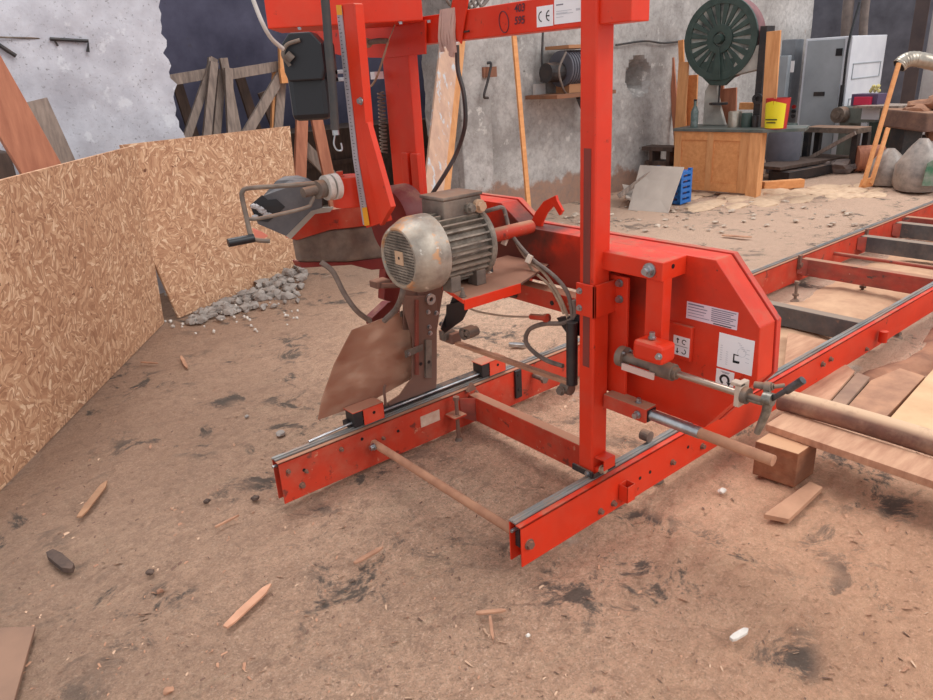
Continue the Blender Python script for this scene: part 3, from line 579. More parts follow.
q = b-eb*.03-nb*.05; mm.tube([q+Z_*hcab*1.25+nb*.2, q+Z_*hcab*.95, q+Z_*hcab*.6, q+Z_*hcab*.35], .018); mm.tube([q+Z_*hcab*.62-nb*.02, q+Z_*hcab*.42-nb*.02], .03, raw=True)
tag(mm.build('hanging_cable', black), 'black cable with plugs hanging down the corner of the grey cabinet', 'cable')
a3 = gz(768,158); b3 = gz(790,158); h3 = zat(a3, 40); mm = MB(); mm.prism([a3+nb*.1, b3+nb*.1-eb*.14, b3+nb*.5-eb*.20, a3+nb*.5], (0,0,h3)); t = thing('switch_cabinet', 'darker grey narrow cabinet left of the tall grey cabinet', 'cabinet', a3); mm.build('body', mk('mid_grey_paint', (120,124,130), (100,104,110), rough=.5), t, bevel=.01)
mm = MB(); mm.prism([a3-nb*.12, a3-nb*.12+eb*.22, a3+eb*.22, a3], (0,0,zat(a3,56))); mm.build('front_panel', cabg, t, bevel=.01)
mm = MB(); q = a3+eb*.30-nb*.13+Z_*h3*.78; mm.frame(q, eb, nb, Z_, .05, .01, .16); mm.build('label', white, t)
for zz in (.44,.40,.36): mm = MB(); q = b3-eb*.06-nb*.0+Z_*h3*zz; mm.cyl(q+nb*.1, q+nb*.07, .03); mm.build('button', redbk if zz > .43 else blackm, t)
# pipes hanging in the far end
for px, r_, mt, lb in ((798,.06,MATS['dim_grey'],'grey pipe rising behind the grey cabinet'),(835,.09,mk('pale_hose', (150,136,128), (120,108,104), rough=.8),'thick pale hose dropping behind the cabinet, left of two'),(851,.07,MATS['pale_hose'],'thinner pale hose dropping behind the cabinet, right of two')):
    p = gz(px, 140); p.z = 0; mm = MB(); mm.tube([p+V((.1,0,ZC)), p+V((-.05,.05,2.4)), p+V((0,0,1.2)), p], r_, n=12); tag(mm.build('hanging_pipe', mt, smooth=True), lb, 'pipe')
# planer machine, grey table with a box
a = gz(829,162); b = gz(890,167); zt_ = zat(a, 107)
ea = (b-a).normalized(); na = V((-ea.y, ea.x, 0)); na = na if na.dot(a) > 0 else -na; LA = (b-a).length
t = thing('planer_machine', 'grey green planer with a flat table before the pale cabinet', 'machine', a)
mm = MB(); mm.prism([a+Z_*(zt_-.22), a+ea*LA*.66+Z_*(zt_-.22), a+ea*LA*.66+na*.5+Z_*(zt_-.22), a+na*.5+Z_*(zt_-.22)], (0,0,.22)); mm.build('body', mk('sage_grey', (128,134,126), (108,112,106), rough=.6), t, bevel=.01)
mm = MB(); mm.prism([a+ea*LA*.45+Z_*(zt_-.16)-na*.02, a+ea*LA*.72+Z_*(zt_-.16)-na*.02, a+ea*LA*.72+Z_*(zt_-.16), a+ea*LA*.45+Z_*(zt_-.16)], (0,0,.15)); mm.build('white_plate', cabw, t)
mm = MB(); mm.prism([a+ea*LA*.42+Z_*zt_-na*.2, a+ea*LA*1.05+Z_*zt_-na*.1, a+ea*LA*1.1+na*.3+Z_*zt_, a+ea*LA*.5+na*.4+Z_*zt_], (0,0,.03)); mm.build('table_top', greyw, t)
for s1 in (.1,.45): mm = MB(); mm.prism([a+ea*LA*s1, a+ea*(LA*s1+.12), a+ea*(LA*s1+.12)+na*.4, a+ea*LA*s1+na*.4], (0,0,zt_-.2)); mm.build('leg', cabw if s1 > .2 else MATS['sage_grey'], t)
mm = MB(); mm.cyl(a+ea*.13-na*.14+Z_*(zt_-.1), a+ea*.13+Z_*(zt_-.1), .11); mm.cyl(a+ea*.13-na*.16+Z_*(zt_-.1), a+ea*.13-na*.13+Z_*(zt_-.1), .05); mm.build('motor_end', dsteel, t, smooth=True)
mm = MB(); mm.prism([a+ea*LA*.55-Z_*0, a+ea*LA*.95, a+ea*LA*.95+na*.4, a+ea*LA*.55+na*.4], (0,0,zt_*.75)); mm.build('base', mk('mossy_dark_base', (70,82,72), (52,60,56), rough=.8), t)
q = a+ea*LA*.38+na*.2+Z_*zt_
mm = MB(); mm.frame(q+Z_*.09+na*.02, ea, na, Z_, LA*.42, .25, .16); mm.frame(q+Z_*.08-na*.125+na*.0, ea, na, Z_, LA*.26, .06, .11, 1); tag(mm.build('tool_box', [mk('dark_violet_box', (90,74,104), rough=.5), magenta]), 'dark box with a bright magenta front on the planer', 'box')
mm = MB(); 
for i in range(7): mm.blob(q+Z_*(.2+.03*(i%3))+ea*(.02*i-.05)+na*.1, (.03,.03,.03), i, .3, 1)
tag(mm.build('paper_scrap', mk('yellowish_paper', (214,200,130), rough=.8)), 'crumpled yellowish scrap on top of the magenta box', 'scrap')
# dark steel stand with a diagonal batten
a = gz(800,168); b = gz(852,172); zt_ = zat(a, 127); ea = (b-a).normalized(); na = V((-ea.y, ea.x, 0)); na = na if na.dot(a) > 0 else -na; LA = (b-a).length
t = thing('steel_stand', 'low dark steel stand in front of the grey cabinet', 'stand', a)
mm = MB(); mm.prism([a+Z_*(zt_-.07), b+Z_*(zt_-.07), b+na*.35+Z_*(zt_-.07), a+na*.35+Z_*(zt_-.07)], (0,0,.07)); mm.build('top_frame', dsteel, t, bevel=.004)
for s1, d1 in ((0,0),(LA-.07,0),(0,.27),(LA-.07,.27)): mm = MB(); p = a+ea*s1+na*d1; mm.prism([p, p+ea*.08, p+ea*.08+na*.08, p+na*.08], (0,0,zt_-.07)); mm.build('leg', MATS['black_steel'], t, bevel=.003)
mm = MB(); mm.bar(a-na*.05+Z_*.06, b-na*.05+Z_*(zt_-.05), .03, .05); tag(mm.build('diagonal_batten', greyw), 'thin batten leaning diagonally across the steel stand', 'batten')
mm = MB()
for i, (px, py, r_) in enumerate(((830,171,.13),(840,172,.15),(848,171,.14),(822,172,.12))): mm.blob(gz(px,py)+Z_*r_*.4, (r_*1.3,r_,r_*.7), i, .3, 2)
tag(mm.build('rag_pile', mk('grey_brown_rags', (130,112,104), (90,80,78), scale=8, rough=.95)), 'grey brown heap of rags under the steel stand', 'heap', kind='stuff')
mm = MB(); p = gz(872,161); p = gz(866,171); mm.cyl(p+V((-.12,.12,.17)), p+V((.12,-.12,.17)), .17, n=24); tag(mm.build('short_log', oldw, smooth=True), 'thick round log end lying behind the leaning fork slats', 'log')
# forked slats leaning on the duct
P = gz(864,189); nf = V((fw.x, fw.y, 0)).normalized(); t = thing('forked_slats', 'two pine slats joined at the foot, leaning on the duct mouth', 'slats', P)
for a_, b_ in (((863,186),(899,63)),((871,184),(888,128))): mm = MB(); mm.bar(pl(*a_,P,nf), pl(*b_,P+nf*.25,nf), .03, .045, upv=rt); mm.build('slat', pine2, t, bevel=.002)
mm = MB(); mm.prism([pl(860,189,P,nf), pl(873,186,P,nf), pl(872,178,P,nf), pl(863,180,P,nf)], nf*.04); mm.build('foot_block', pine2, t)
P = P+nf*.35; mm = MB(); t = thing('flexible_duct', 'silver ribbed duct with an open mouth at the right edge', 'duct', pl(900,64,P,nf))
pts = catmull([pl(899,66,P,nf), pl(905,61,P,nf), pl(915,59,P,nf), pl(935,63,P,nf), pl(970,70,P+nf*.5,nf), pl(985,82,P+nf*1.0,nf), pl(988,120,P+nf*1.05,nf), V((*pl(988,150,P+nf*1.05,nf).xy, .0))], 10)
mm.tube(pts, .085, n=18, raw=True, taper=lambda s: 1+.03*math.sin(s*150)); mm.build('duct_body', tin, t, smooth=True)
mm = MB(); d = (pts[1]-pts[0]).normalized(); mm.cyl(pts[0]-d*.004, pts[0]+d*.01, .075, n=18); mm.build('mouth', black, t)
# machine heaped with sawdust at the right edge
a = gz(898,182); zt_ = zat(a, 108); P = a
t = thing('sawdust_machine', 'brown machine heaped with sawdust at the right edge', 'machine', a)
mm = MB(); e2 = rt.copy(); e2.z = 0; e2.normalize(); 
def q2(s, d, z): return a+e2*s+nf*d+Z_*z
mm.prism([q2(-.0,0,zt_-.25), q2(.15,-.12,zt_-.28), q2(1.2,-.1,zt_-.3), q2(1.2,.6,zt_-.3), q2(0,.6,zt_-.25)], (0,0,.22)); mm.build('hopper', mk('dusty_brown_casting', (120,90,78), (96,74,66), scale=6, rough=.9, dust=.9), t, bevel=.02)
mm = MB(); mm.prism([q2(.02,.1,0), q2(.20,.1,0), q2(.28,.1,zt_-.2), q2(.05,.1,zt_-.2)], nf*.3); mm.build('leg', blackm, t, bevel=.01)
mm = MB(); mm.frame(q2(.9,.2,zt_*.55), e2, nf, Z_, .9, .4, .06); mm.build('shelf', blackm, t)
mm = MB(); 
for i in range(14): mm.blob(q2(.2+.08*i, .2+.1*(i%3), zt_-.05+.10*math.sin(i*.26)), (.14,.14,.07), i, .2, 2)
mm.build('sawdust', bark, t, smooth=True); t.children[-1]['kind'] = 'stuff'
mm = MB(); 
for i in range(10): mm.blob(q2(.45+.07*i, .15+.05*(i%3), zt_*.55+.06+.05*math.sin(i)), (.10,.10,.09), i, .2, 2)
tag(mm.build('sawdust_pile', bark, smooth=True), 'pile of sawdust on the shelf of the brown machine', 'sawdust', kind='stuff')
for k_, (px, py, w_, lb, mt) in enumerate(((895,187,.22,'cloudy plastic sack slumped on the ground by the brown machine',sackm),(926,193,.24,'sack with green printing at the right edge',sackgr))):
    p = gz(px, py); hs_ = zat(p, 150-10*k_)
    mm = MB(); prof = [(0,0),(w_*.9,.01),(w_,.08),(w_*.95,hs_*.5),(w_*.6,hs_*.8),(w_*.2,hs_)]; o0 = len(mm.v); mm.lathe(p+nf*.2, Z_, prof[1:], 22)
    for v in mm.v: kx = 1+.14*noise.noise(v*5); v.x = p.x+nf.x*.2+(v.x-p.x-nf.x*.2)*kx; v.y = p.y+nf.y*.2+(v.y-p.y-nf.y*.2)*kx
    t = thing('plastic_sack', lb, 'sack', p); sb = mm.build('bag', sackm, t, smooth=True)
    if k_: mm = MB(); mm.prism([p-nf*(.085)+e2*x_+Z_*z_ for x_, z_ in ((-.12,.10),(.14,.08),(.16,.32),(.02,.42),(-.10,.34))], -nf*.01); mm.build('print_patch', sackgr, t)
mm = MB()
for i in range(70):
    s = random.random(); p = gz(690+s*190, 203-s*12+random.uniform(-9,6)); r_ = random.uniform(.04,.16); mm.blob(p+V((0,0,-.01)), (r_*1.6,r_*.8,r_*.22), i, .2, 2)
tag(mm.build('sawdust_drift', mk('pale_sawdust', (214,184,154), (190,158,132), scale=14, rough=1, bump=.03), smooth=True), 'low pale drifts of sawdust on the ground before the bandsaw', 'sawdust', kind='stuff')
mm = MB()
for i in range(150):
    p = gz(random.uniform(560,860), random.uniform(196,232)); 
    if p.y > 5.7 or random.random() < .2: continue
    r_ = random.uniform(.008,.035); mm.blob(p+V((0,0,r_*.2)), (r_*random.uniform(1,2),r_,r_*.5), i, .3, 1)
tag(mm.build('wood_litter', mk('tan_litter', (206,188,170), (150,128,112), scale=9, rough=.9)), 'scattered pale litter along the foot of the concrete wall', 'litter', kind='stuff')
# ================================================================== SAWMILL BED
ZR = .20; YN, YF = 1.385, 2.322; XN, XF, XEND = 1.283, .905, 8.6
bed = thing('sawmill_bed', 'long red sawmill track bed with two rails and cross members on the floor', 'sawmill bed', (3, 1.9, 0))
for y0, x0, zb0 in ((YN, XN, .050), (YF, XF, .022)):
    mm = MB(); mm.box(x0, XEND, y0, y0+.005, zb0, ZR); mm.box(x0, XEND, y0, y0+.026, ZR-.005, ZR); mm.box(x0, XEND, y0+.052, y0+.057, zb0, ZR-.002); mm.box(x0+.04, XEND, y0+.005, y0+.052, zb0, zb0+.005)
    rl = mm.build('rail', red if y0 < 2 else redd, bed, bevel=.0012)
    mm = MB(); mm.box(x0, XEND, y0+.026, y0+.058, ZR+.0005, ZR+.007); mm.box(x0, XEND, y0+.036, y0+.041, ZR+.005, ZR+.012); mm.build('track', track, rl, bevel=.001)
    mm = MB(); mm.box(x0+.02, XEND-.02, y0+.030, y0+.050, .10, ZR-.006); mm.build('inner_web', blackm, rl)
    mm = MB(); mm.cyl((x0-.012, y0+.034, ZR-.022), (x0+.03, y0+.034, ZR-.022), .006); mm.build('end_pin', steel, rl)
def yb(px, py, Y): return gy(px, py, Y)
for (px, py, Y, r) in ((529,544,YN,.014),(600,511,YN,.009),(613,503,YN,.009),(672,462,YN,.009),(702,446,YN,.010),(822,364,YN,.011),(830,359,YN,.010),(866,349,YN,.009),(302,485,YF,.010),(288,471,YF,.007),(341,449,YF,.007),(383,438,YF,.006),(476,392,YF,.008),(306,471,YF,.006)):
    p = yb(px, py, Y); p.z = max(.055, min(ZR-.015, p.z)); mm = MB(); mm.hexb(p, (0,-1,0), r, .014); mm.build('bolt', bronze, bed)
for (px, py, Y) in ((304,470,YF),(398,431,YF),(362,439,YF),(688,447,YN),(640,478,YN),(650,472,YN)):
    p = yb(px, py, Y); p.z = max(.075, min(ZR-.015, p.z)); mm = MB(); mm.cyl(p+V((0,-.0015,0)), p, .007, n=12); mm.build('bolt_hole', black, bed)
p = yb(627, 489, YN-.02); mm = MB(); 
for a in ((p.x-.022,p.x-.019,YN-.04,YN),(p.x+.019,p.x+.022,YN-.04,YN),(p.x-.022,p.x+.022,YN-.04,YN-.037),(p.x-.022,p.x+.022,YN-.003,YN)): mm.box(*a, .085, .15)
mm.build('stake_socket', red, bed, bevel=.001)
p = yb(880, 343, YN-.02); mm = MB(); mm.cyl((p.x,YN-.03,.09),(p.x,YN-.03,.15),.022); mm.build('stake_socket', red, bed)
p = gz(528, 531, .14)
mm = MB(); b_ = gy(432,424,YF); mm.box(b_.x-.06, b_.x+.045, YF-.0015, YF, .105, .158); mm.build('faded_label', mk('worn_label', (190,150,130), (214,190,170), scale=20, rough=.8), bed)
# cross members
ybeams = [(gz(525,417,.17).x, .05, .12, redd, .172), (gz(800,310,.14).x, .07, .12, dbeam, .15), (gz(862,266,.19).x, .06, .12, redb, .185), (gz(905,241,.17).x, .08, .12, dbeam, .175), (gz(925,218,.19).x, .06, .12, redb, .19), (6.6,.08,.12,dbeam,.17), (7.6,.06,.12,redb,.19), (XEND-.1,.05,.12,redb,.19)]
print('beams', [round(b[0],2) for b in ybeams])
for x, w, h, mt, zt_ in ybeams:
    mm = MB(); mm.box(x-w/2, x+w/2, YN+.058, YF-.001, zt_-h, zt_); bm_ = mm.build('cross_beam', mt, bed, bevel=.004)
    for yy in (YF-.05, YN+.10):
        mm = MB(); mm.prism([(x-w/2-.05,yy+.045,zt_-h*.8),(x-w/2-.05,yy+.045,zt_),(x-w/2,yy-.0,zt_),(x-w/2,yy,zt_-h)], (-.004,0,0)) if yy > 2 else None
        if mm.v: mm.build('gusset', redb, bm_)
mm = MB(); x = gz(840,276,.1).x; mm.box(x-.02, x+.02, YN+.058, YF, .10, .13); mm.build('tie_bar', redb, bed, bevel=.002)
mm = MB(); x = gz(850,262,.1).x; mm.cyl((x+.1, YN+.058, .12), (x+.1, YF, .12), .014); mm.build('tie_bar', redb, bed)
p = gz(440, 486, .125); mm = MB(); mm.cyl((1.327,YN+.055,.125),(1.327,YF,.125),.0165, n=20); mm.build('cross_pipe', dustybar, bed, smooth=True)
mm = MB(); mm.cyl((1.327,YF,.125),(1.315,YF-.05,.127),.006); mm.hexb((1.31,YF-.03,.127),(-1,0,0),.012,.02); mm.build('pipe_bolt', steel, bed)
# levelling feet
def foot(x, y, z1=.19, r=.009, pad=.035, col=bronze):
    mm = MB(); mm.cyl((x,y,.006),(x,y,z1), r, n=12); mm.cyl((x,y,z1-.09),(x,y,z1-.075), r*2.1, n=6); mm.cyl((x,y,z1-.004),(x,y,z1+.012), r*1.7, n=6); f_ = mm.build('levelling_screw', col, bed)
    mm = MB(); mm.lathe((x,y,-.012), Z_, [(pad,0),(pad,.006),(pad*.8,.012),(r*1.4,.022)], 24); mm.build('foot_pad', dsteel, f_, smooth=True)
p = gy(457, 402, YF-.05); foot(p.x, YF-.045, .20, .009, .018)
mm = MB(); mm.box(p.x-.035, p.x+.035, YF-.07, YF, .115, .123); mm.build('foot_lug', redd, bed, bevel=.001)
p = gz(541, 532); foot(p.x, p.y, .10, .011, .036, dsteel)
for px, py in ((656,478),(795,300),(862,292),(900,255)): p = gz(px, py); foot(p.x, min(max(p.y, YN+.03), YF-.03), .12, .010, .03, dsteel)
for x in (4.3, 5.6, 6.9, 8.2):
    for y in (YN+.03, YF+.03): foot(x, y, .1, .01, .03, dsteel)
for x in (2.9, 3.9): foot(x, YF+.03, .10, .01, .03, dsteel)
p = gy(519, 392, YF-.012); mm = MB(); mm.box(p.x-.02, p.x+.02, YF-.014, YF-.001, .055, .20); mm.cyl((p.x,YF-.018,.175),(p.x,YF-.01,.175),.009); mm.cyl((p.x,YF-.018,.10),(p.x,YF-.01,.10),.009); mm.build('black_bracket', blackm, bed, bevel=.002)
p = gy(470, 385, YF-.02); mm = MB(); mm.prism([(p.x-.02,YF-.01,ZR),(p.x+.03,YF-.01,ZR),(p.x+.01,YF-.01,ZR+.035)], (0,-.02,0)); mm.build('clamp_tooth', bronze, bed)
p = gy(530, 398, YF-.03); mm = MB(); mm.cyl((p.x+.05,YF-.08,.14),(p.x+.05,YF-.01,.14),.014); mm.cyl((p.x+.05,YF-.09,.14),(p.x+.05,YF-.075,.14),.022,n=6); mm.build('side_bolt', dsteel, bed)
p = gy(718, 347-5, YF); 
for px in (803, 866): p = gy(px, 247, YF-.02); mm = MB(); mm.box(p.x-.015,p.x+.015,YF-.02,YF,.12,ZR+.02); mm.cyl((p.x,YF-.03,.15),(p.x,YF-.02,.15),.02,n=6); mm.build('rail_clamp', bronze, bed, bevel=.002)
# ================================================================== SAWMILL CARRIAGE AND HEAD
car = thing('bandsaw_mill', 'red bandsaw mill head with motor on two upright masts, riding on the rails', 'sawmill', (1.7, 1.9, ZR))
def part(mm, nm, mt, par=None, **k): return mm.build(nm, mt, par or car, **k)
PX0, PX1, PY0, PY1 = 1.66, 1.736, 1.420, 1.482
mm = MB(); mm.box(PX0, PX1, PY0, PY1, ZR+.014, 2.3); post = part(mm, 'upright_post', red, bevel=.006)
mm = MB(); mm.box(PX0-.0015, PX0, PY0+.016, PY0+.044, .62, 1.32); part(mm, 'grease_strip', mk('dark_grease', (104,52,44), (140,50,40), scale=8, rough=.7, stretch=(1,1,.3)), post, label='dark greasy wear strip')
mm = MB(); mm.box(1.672, 1.75, 1.312, 2.50, 1.652, 1.742); mm.box(1.672,1.75,1.312,1.42,1.742,1.80); beam = part(mm, 'crossbeam', red, bevel=.003)
mm = MB(); mm.box(1.662, 1.705, 2.325, 2.50, .88, 1.80); mast = part(mm, 'mast', red, bevel=.004)
mm = MB(); mm.box(1.665, 1.70, 2.395, 2.485, ZR+.036, .88); part(mm, 'mast_foot', bronze, mast, bevel=.003)
for pxa, pxb in ((404,410),(413,420)): mm = MB(); mm.box(1.640, 1.661, gx(pxb,170,1.65).y, gx(pxa,170,1.65).y, .9, gx(410,153,1.65).z); part(mm, 'guide_channel', red, mast, bevel=.003)
for x_, y_ in ((388,38),): pass
# markings on the crossbeam
FX = 1.6715
def onb(px, py, X=FX): return gx(px, py, X)
c0 = onb(536,7.3); c1 = onb(553,27); mm = MB()
def panel(mm, p, q, X, mi=0, th=.0012): mm.box(X-th, X, min(p.y,q.y), max(p.y,q.y), min(p.z,q.z), max(p.z,q.z), mi)
sy0, sy1, sz0, sz1 = onb(537,20).y, onb(553.3,16).y, onb(545,26.5).z, onb(545,5.7).z
panel(mm, V((0,sy0,sz0)), V((0,sy1,sz1)), FX); w_ = abs(sy1-sy0); h_ = sz1-sz0
def arc(mm, cy, cz, r, th, a0, a1, X, mi, n=14):
    for i in range(n):
        a, b = a0+(a1-a0)*i/n, a0+(a1-a0)*(i+1)/n
        mm.add([(X, cy-math.cos(t_)*q, cz+math.sin(t_)*q) for t_, q in ((a,r-th),(b,r-th),(b,r),(a,r))], [(0,1,2,3)], mi)
cm = (sz0+sz1)/2; rC = h_*.27
for k_, yy in ((0, sy0-w_*.34),(1, sy0-w_*.80)):
    arc(mm, yy, cm, rC, rC*.22, math.radians(95), math.radians(265), FX-.002, 1)
    if k_: mm.add([(FX-.002, yy+rC*.9, cm+rC*.11),(FX-.002, yy-rC*.0, cm+rC*.11),(FX-.002, yy-rC*.0, cm-rC*.11),(FX-.002, yy+rC*.9, cm-rC*.11)], [(0,1,2,3)], 1)
part(mm, 'conformity_sticker', [white, ink], beam, label='white sticker with CE mark')
sy0, sy1, sz0, sz1 = onb(554.5,14).y, onb(582,10).y, onb(568,23).z, onb(568,-2).z; mm = MB(); panel(mm, V((0,sy0,sz0)), V((0,sy1,sz1)), FX); w_ = sy0-sy1
def line(mm, y0, y1, z, X, h=.0012, mi=1): mm.add([(X,y0,z-h),(X,y1,z-h),(X,y1,z+h),(X,y0,z+h)], [(0,1,2,3)], mi)
zt_ = sz1; hh = sz1-sz0
line(mm, sy0-w_*.08, sy0-w_*.34, sz0+hh*.78, FX-.002, .0016, 1)
for z_, e_ in ((.52,.65),(.44,.5),(.40,.7),(.28,.35)): line(mm, sy0-w_*.08, sy0-w_*e_, sz0+hh*z_, FX-.002, .0008, 2)
line(mm, sy0-w_*.8, sy0-w_*.95, sz0+hh*.5, FX-.002, .003, 2)
part(mm, 'rating_plate', [white, inkg, inkl], beam, label='white rating plate with fine print')
mm = MB(); 
o_ = onb(504, 22)
pts = []
for i in range(25): a = 2*math.pi*i/24; pts.append(V((FX-.001, o_.y+.0215*math.cos(a)+.004*math.sin(a), o_.z+.031*math.sin(a))))
mm.tube(pts, .0014, n=5, raw=True)
mm.text('403', onb(514.5, 12.3)+V((-.0015,0,0)), (0,-1,0), (0,-.15,1), .031, bold=.0006); mm.text('595', onb(514.5,24.5)+V((-.0015,0,0)), (0,-1,0), (0,-.15,1), .031, bold=.0006)
part(mm, 'marker_writing', inkb, beam, label='handwritten circle and numbers 403 and 595')
# lifting lug and rag on the crossbeam
mm = MB(); pts = [onb(452,14),(onb(456,-8)),(onb(471,-8)),(onb(463,44)),(onb(458,38))]; mm.prism([V((1.668,p.y,p.z)) for p in pts], (-.006,0,0)); part(mm, 'lifting_lug', red, beam, bevel=.001)
rag = mk('pale_dusty_rag', (206,170,156), (170,140,132), scale=9, rough=.95)
mm = MB()
for i in range(7):
    yy = onb(444+i*2.2, 30).y; z1 = 1.752; mm.tube([(1.668,yy,z1),(1.658,yy-.006*math.sin(i),1.70),(1.656,yy+.004*math.cos(i*2),1.655+.01*math.sin(i*1.3)),(1.66,yy-.008*math.sin(i*.9),1.62+.02*math.sin(i))], .0085, n=6)
tag(mm.build('cloth_strip', rag, smooth=True), 'pale dusty cloth strip tied round the red crossbeam', 'rag')
mm = MB(); q = onb(464,32,1.668); mm.tube([q, onb(469,31,1.66)], .003, raw=True); part(mm, 'cotter_pin', blackm, beam)
# control box, standing at an angle on top of the mast
A_ = gz(268,29,1.722); B_ = gz(423,20.5,1.722); print('box', A_, B_); e_ = (B_-A_).normalized(); n_ = V((-e_.y,e_.x,0))
cb = MB(); cb.prism([A_, B_, B_+n_*.26, A_+n_*.26], (0,0,.32)); cbo = part(cb, 'control_box', red, bevel=.004)
for s_ in (.12,.30,.51,.62): mm = MB(); q = A_+e_*s_*.88-n_*.001+Z_*.012; mm.hexb(q-Z_*.012, (0,0,-1), .006, .008); part(mm, 'rivet', steel, cbo)
Pm = 1.655
mm = MB(); mm.prism([gx(x,y,Pm) for x, y in ((300,27),(425,20),(425,54),(385,58),(350,57),(334,54),(322,48),(316,38))], (.008,0,0)); part(mm, 'mounting_plate', red, bevel=.001)
# height scale post
XS = 1.30
def pg(pts, X): return [gx(x, y, X) for x, y in pts]
mm = MB(); mm.prism(pg([(340,4),(353,3),(358,60),(363,126),(372,170),(384,222),(366,228),(358,170),(349,90),(342,40)], XS), (.035,0,0)); mm.prism(pg([(353,3),(355,4),(366,126),(363,130)], XS-.0), (.03,0,0)); sp_ = part(mm, 'scale_post', red, bevel=.0015)
strip = [(336,6),(341,6),(350,90),(358,160),(369,224),(363,225),(353,160),(345,90)]
mm = MB(); mm.prism(pg(strip, XS-.004), (.003,0,0)); sc_ = part(mm, 'scale_strip', rulerm, sp_, label='pale measuring scale')
mm = MB(); L_ = catmull([gx(337.5,14,XS-.0045), gx(346.5,90,XS-.0045), gx(354.5,160,XS-.0045), gx(363.5,215,XS-.0045)], 20)
for i in range(1, len(L_)-1):
    d_ = (L_[i+1]-L_[i]).normalized(); w_ = .009 if i%5 else .015; mm.add([L_[i]+V((-.0003,0,0)), L_[i]+V((-.0003,-w_,0)), L_[i]+V((-.0003,-w_,.0022)), L_[i]+V((-.0003,0,.0022))], [(0,1,2,3)])
part(mm, 'scale_marks', ink, sc_)
for a_ in ((336,5,341,5,342,15,337,15),(362,208,366.5,207,369.5,225,364.5,226)):
    mm = MB(); mm.prism(pg([(a_[i],a_[i+1]) for i in (0,2,4,6)], XS-.0052), (.001,0,0)); part(mm, 'amber_patch', yel, sc_, label='amber end patch')
mm = MB(); mm.prism(pg([(360,128),(367,122),(391,207),(380,226)], XS-.03), (.02,0,0)); part(mm, 'diagonal_brace', red, bevel=.0015)
mm = MB(); mm.hexb(gx(361,101,XS-.001), (-1,0,0), .009, .012); part(mm, 'bolt', steel, sp_)
mm = MB(); q = gx(337,72,XS+.02); mm.box(q.x-.01,q.x+.02,q.y-.02,q.y+.03,q.z-.006,q.z+.006); mm.box(q.x-.01,q.x+.02,q.y-.02,q.y+.03,q.z-.03,q.z-.018); part(mm, 'scale_bracket', steel, sp_, bevel=.001)
# black motor housing hanging under the control box
def at(px, py, t): d = ray(px, py); d = d/math.hypot(d.x, d.y); return CAM+d*t
vn = at(312,78,2.58); vx = V((rt.x,rt.y,0)).normalized(); vy = V((-vx.y,vx.x,0))
mm = MB(); q = at(312,95,2.60); mm.frame(q, vx, vy, Z_, .130, .12, .158); bt = part(mm, 'coolant_tank', black, bevel=.02)
mm = MB(); q = at(306,58,2.56); o8 = [(-.055,-.07),(.055,-.07),(.065,-.04),(.065,.04),(.035,.075),(-.035,.075),(-.065,.04),(-.065,-.04)]; mm.prism([q+vx*x+Z_*z-vy*.05 for x, z in o8], vy*.10); part(mm, 'tank_cap', black, bt, bevel=.006)
mm = MB(); q = at(322,62,2.60); mm.frame(q, vx, vy, Z_, .08, .10, .12); part(mm, 'tank_neck', black, bt, bevel=.01)
mm = MB(); mm.tube([at(300,40,2.5), at(287,45,2.5), at(283,55,2.5), at(290,66,2.5)], .006); mm.cyl(at(286,54,2.5), at(292,60,2.5), .014); part(mm, 'tank_clip', dsteel, bt)
mm = MB(); mm.tube([at(322,-30,2.36), at(326,10,2.36), at(329,50,2.36), at(333,95,2.36), at(335,130,2.36)], .0135, n=12); hs = part(mm, 'feed_hose', rubber, smooth=True)
mm = MB(); mm.cyl(at(335,127,2.36), at(336,135,2.36), .011); mm.tube([at(335,135,2.36), at(334,144,2.36), at(337,150,2.36), at(342,150,2.36), at(341,143,2.36)], .003); part(mm, 'hose_fitting', steel, hs)
mm = MB(); mm.tube([at(244,-25,2.35), at(254,2,2.35), at(262,22,2.35), at(271,38,2.38), at(283,49,2.42)], .0065, n=8); part(mm, 'white_cable', mk('white_sheath', (206,200,196), (170,160,150), rough=.5), smooth=True)
mm = MB(); mm.tube([gx(365,43,1.60), gx(378,41,1.57), gx(387,41,1.57)], .010); lv = part(mm, 'locking_lever', dsteel, smooth=True)
mm = MB(); mm.cyl(gx(363,43,1.61), gx(368,43,1.58), .017); mm.tube([gx(388,42,1.57), gx(385,52,1.56), gx(378,74,1.56), gx(372,85,1.58), gx(364,89,1.6)], .004); mm.tube([gx(388,42,1.57), gx(396,22,1.6)], .002); part(mm, 'lever_cord', tcable, lv)
mm = MB(); mm.box(1.60,1.64,gx(377,75,1.62).y-.015,gx(377,75,1.62).y+.015,gx(377,75,1.62).z-.015,gx(377,75,1.62).z+.012); part(mm, 'cord_clip', white, lv)
# springs
s0 = gx(381,92,1.64); s1 = gx(384,153,1.64); pts = []
for i in range(16*8+1): a = 2*math.pi*i/8; z_ = i/128; pts.append(V((s0.x+.014*math.cos(a), s0.y+(s1.y-s0.y)*z_+.014*math.sin(a), s0.z+(s1.z-s0.z)*z_)))
mm = MB(); mm.tube(pts, .0028, n=5, raw=True); part(mm, 'tension_spring', dsteel)
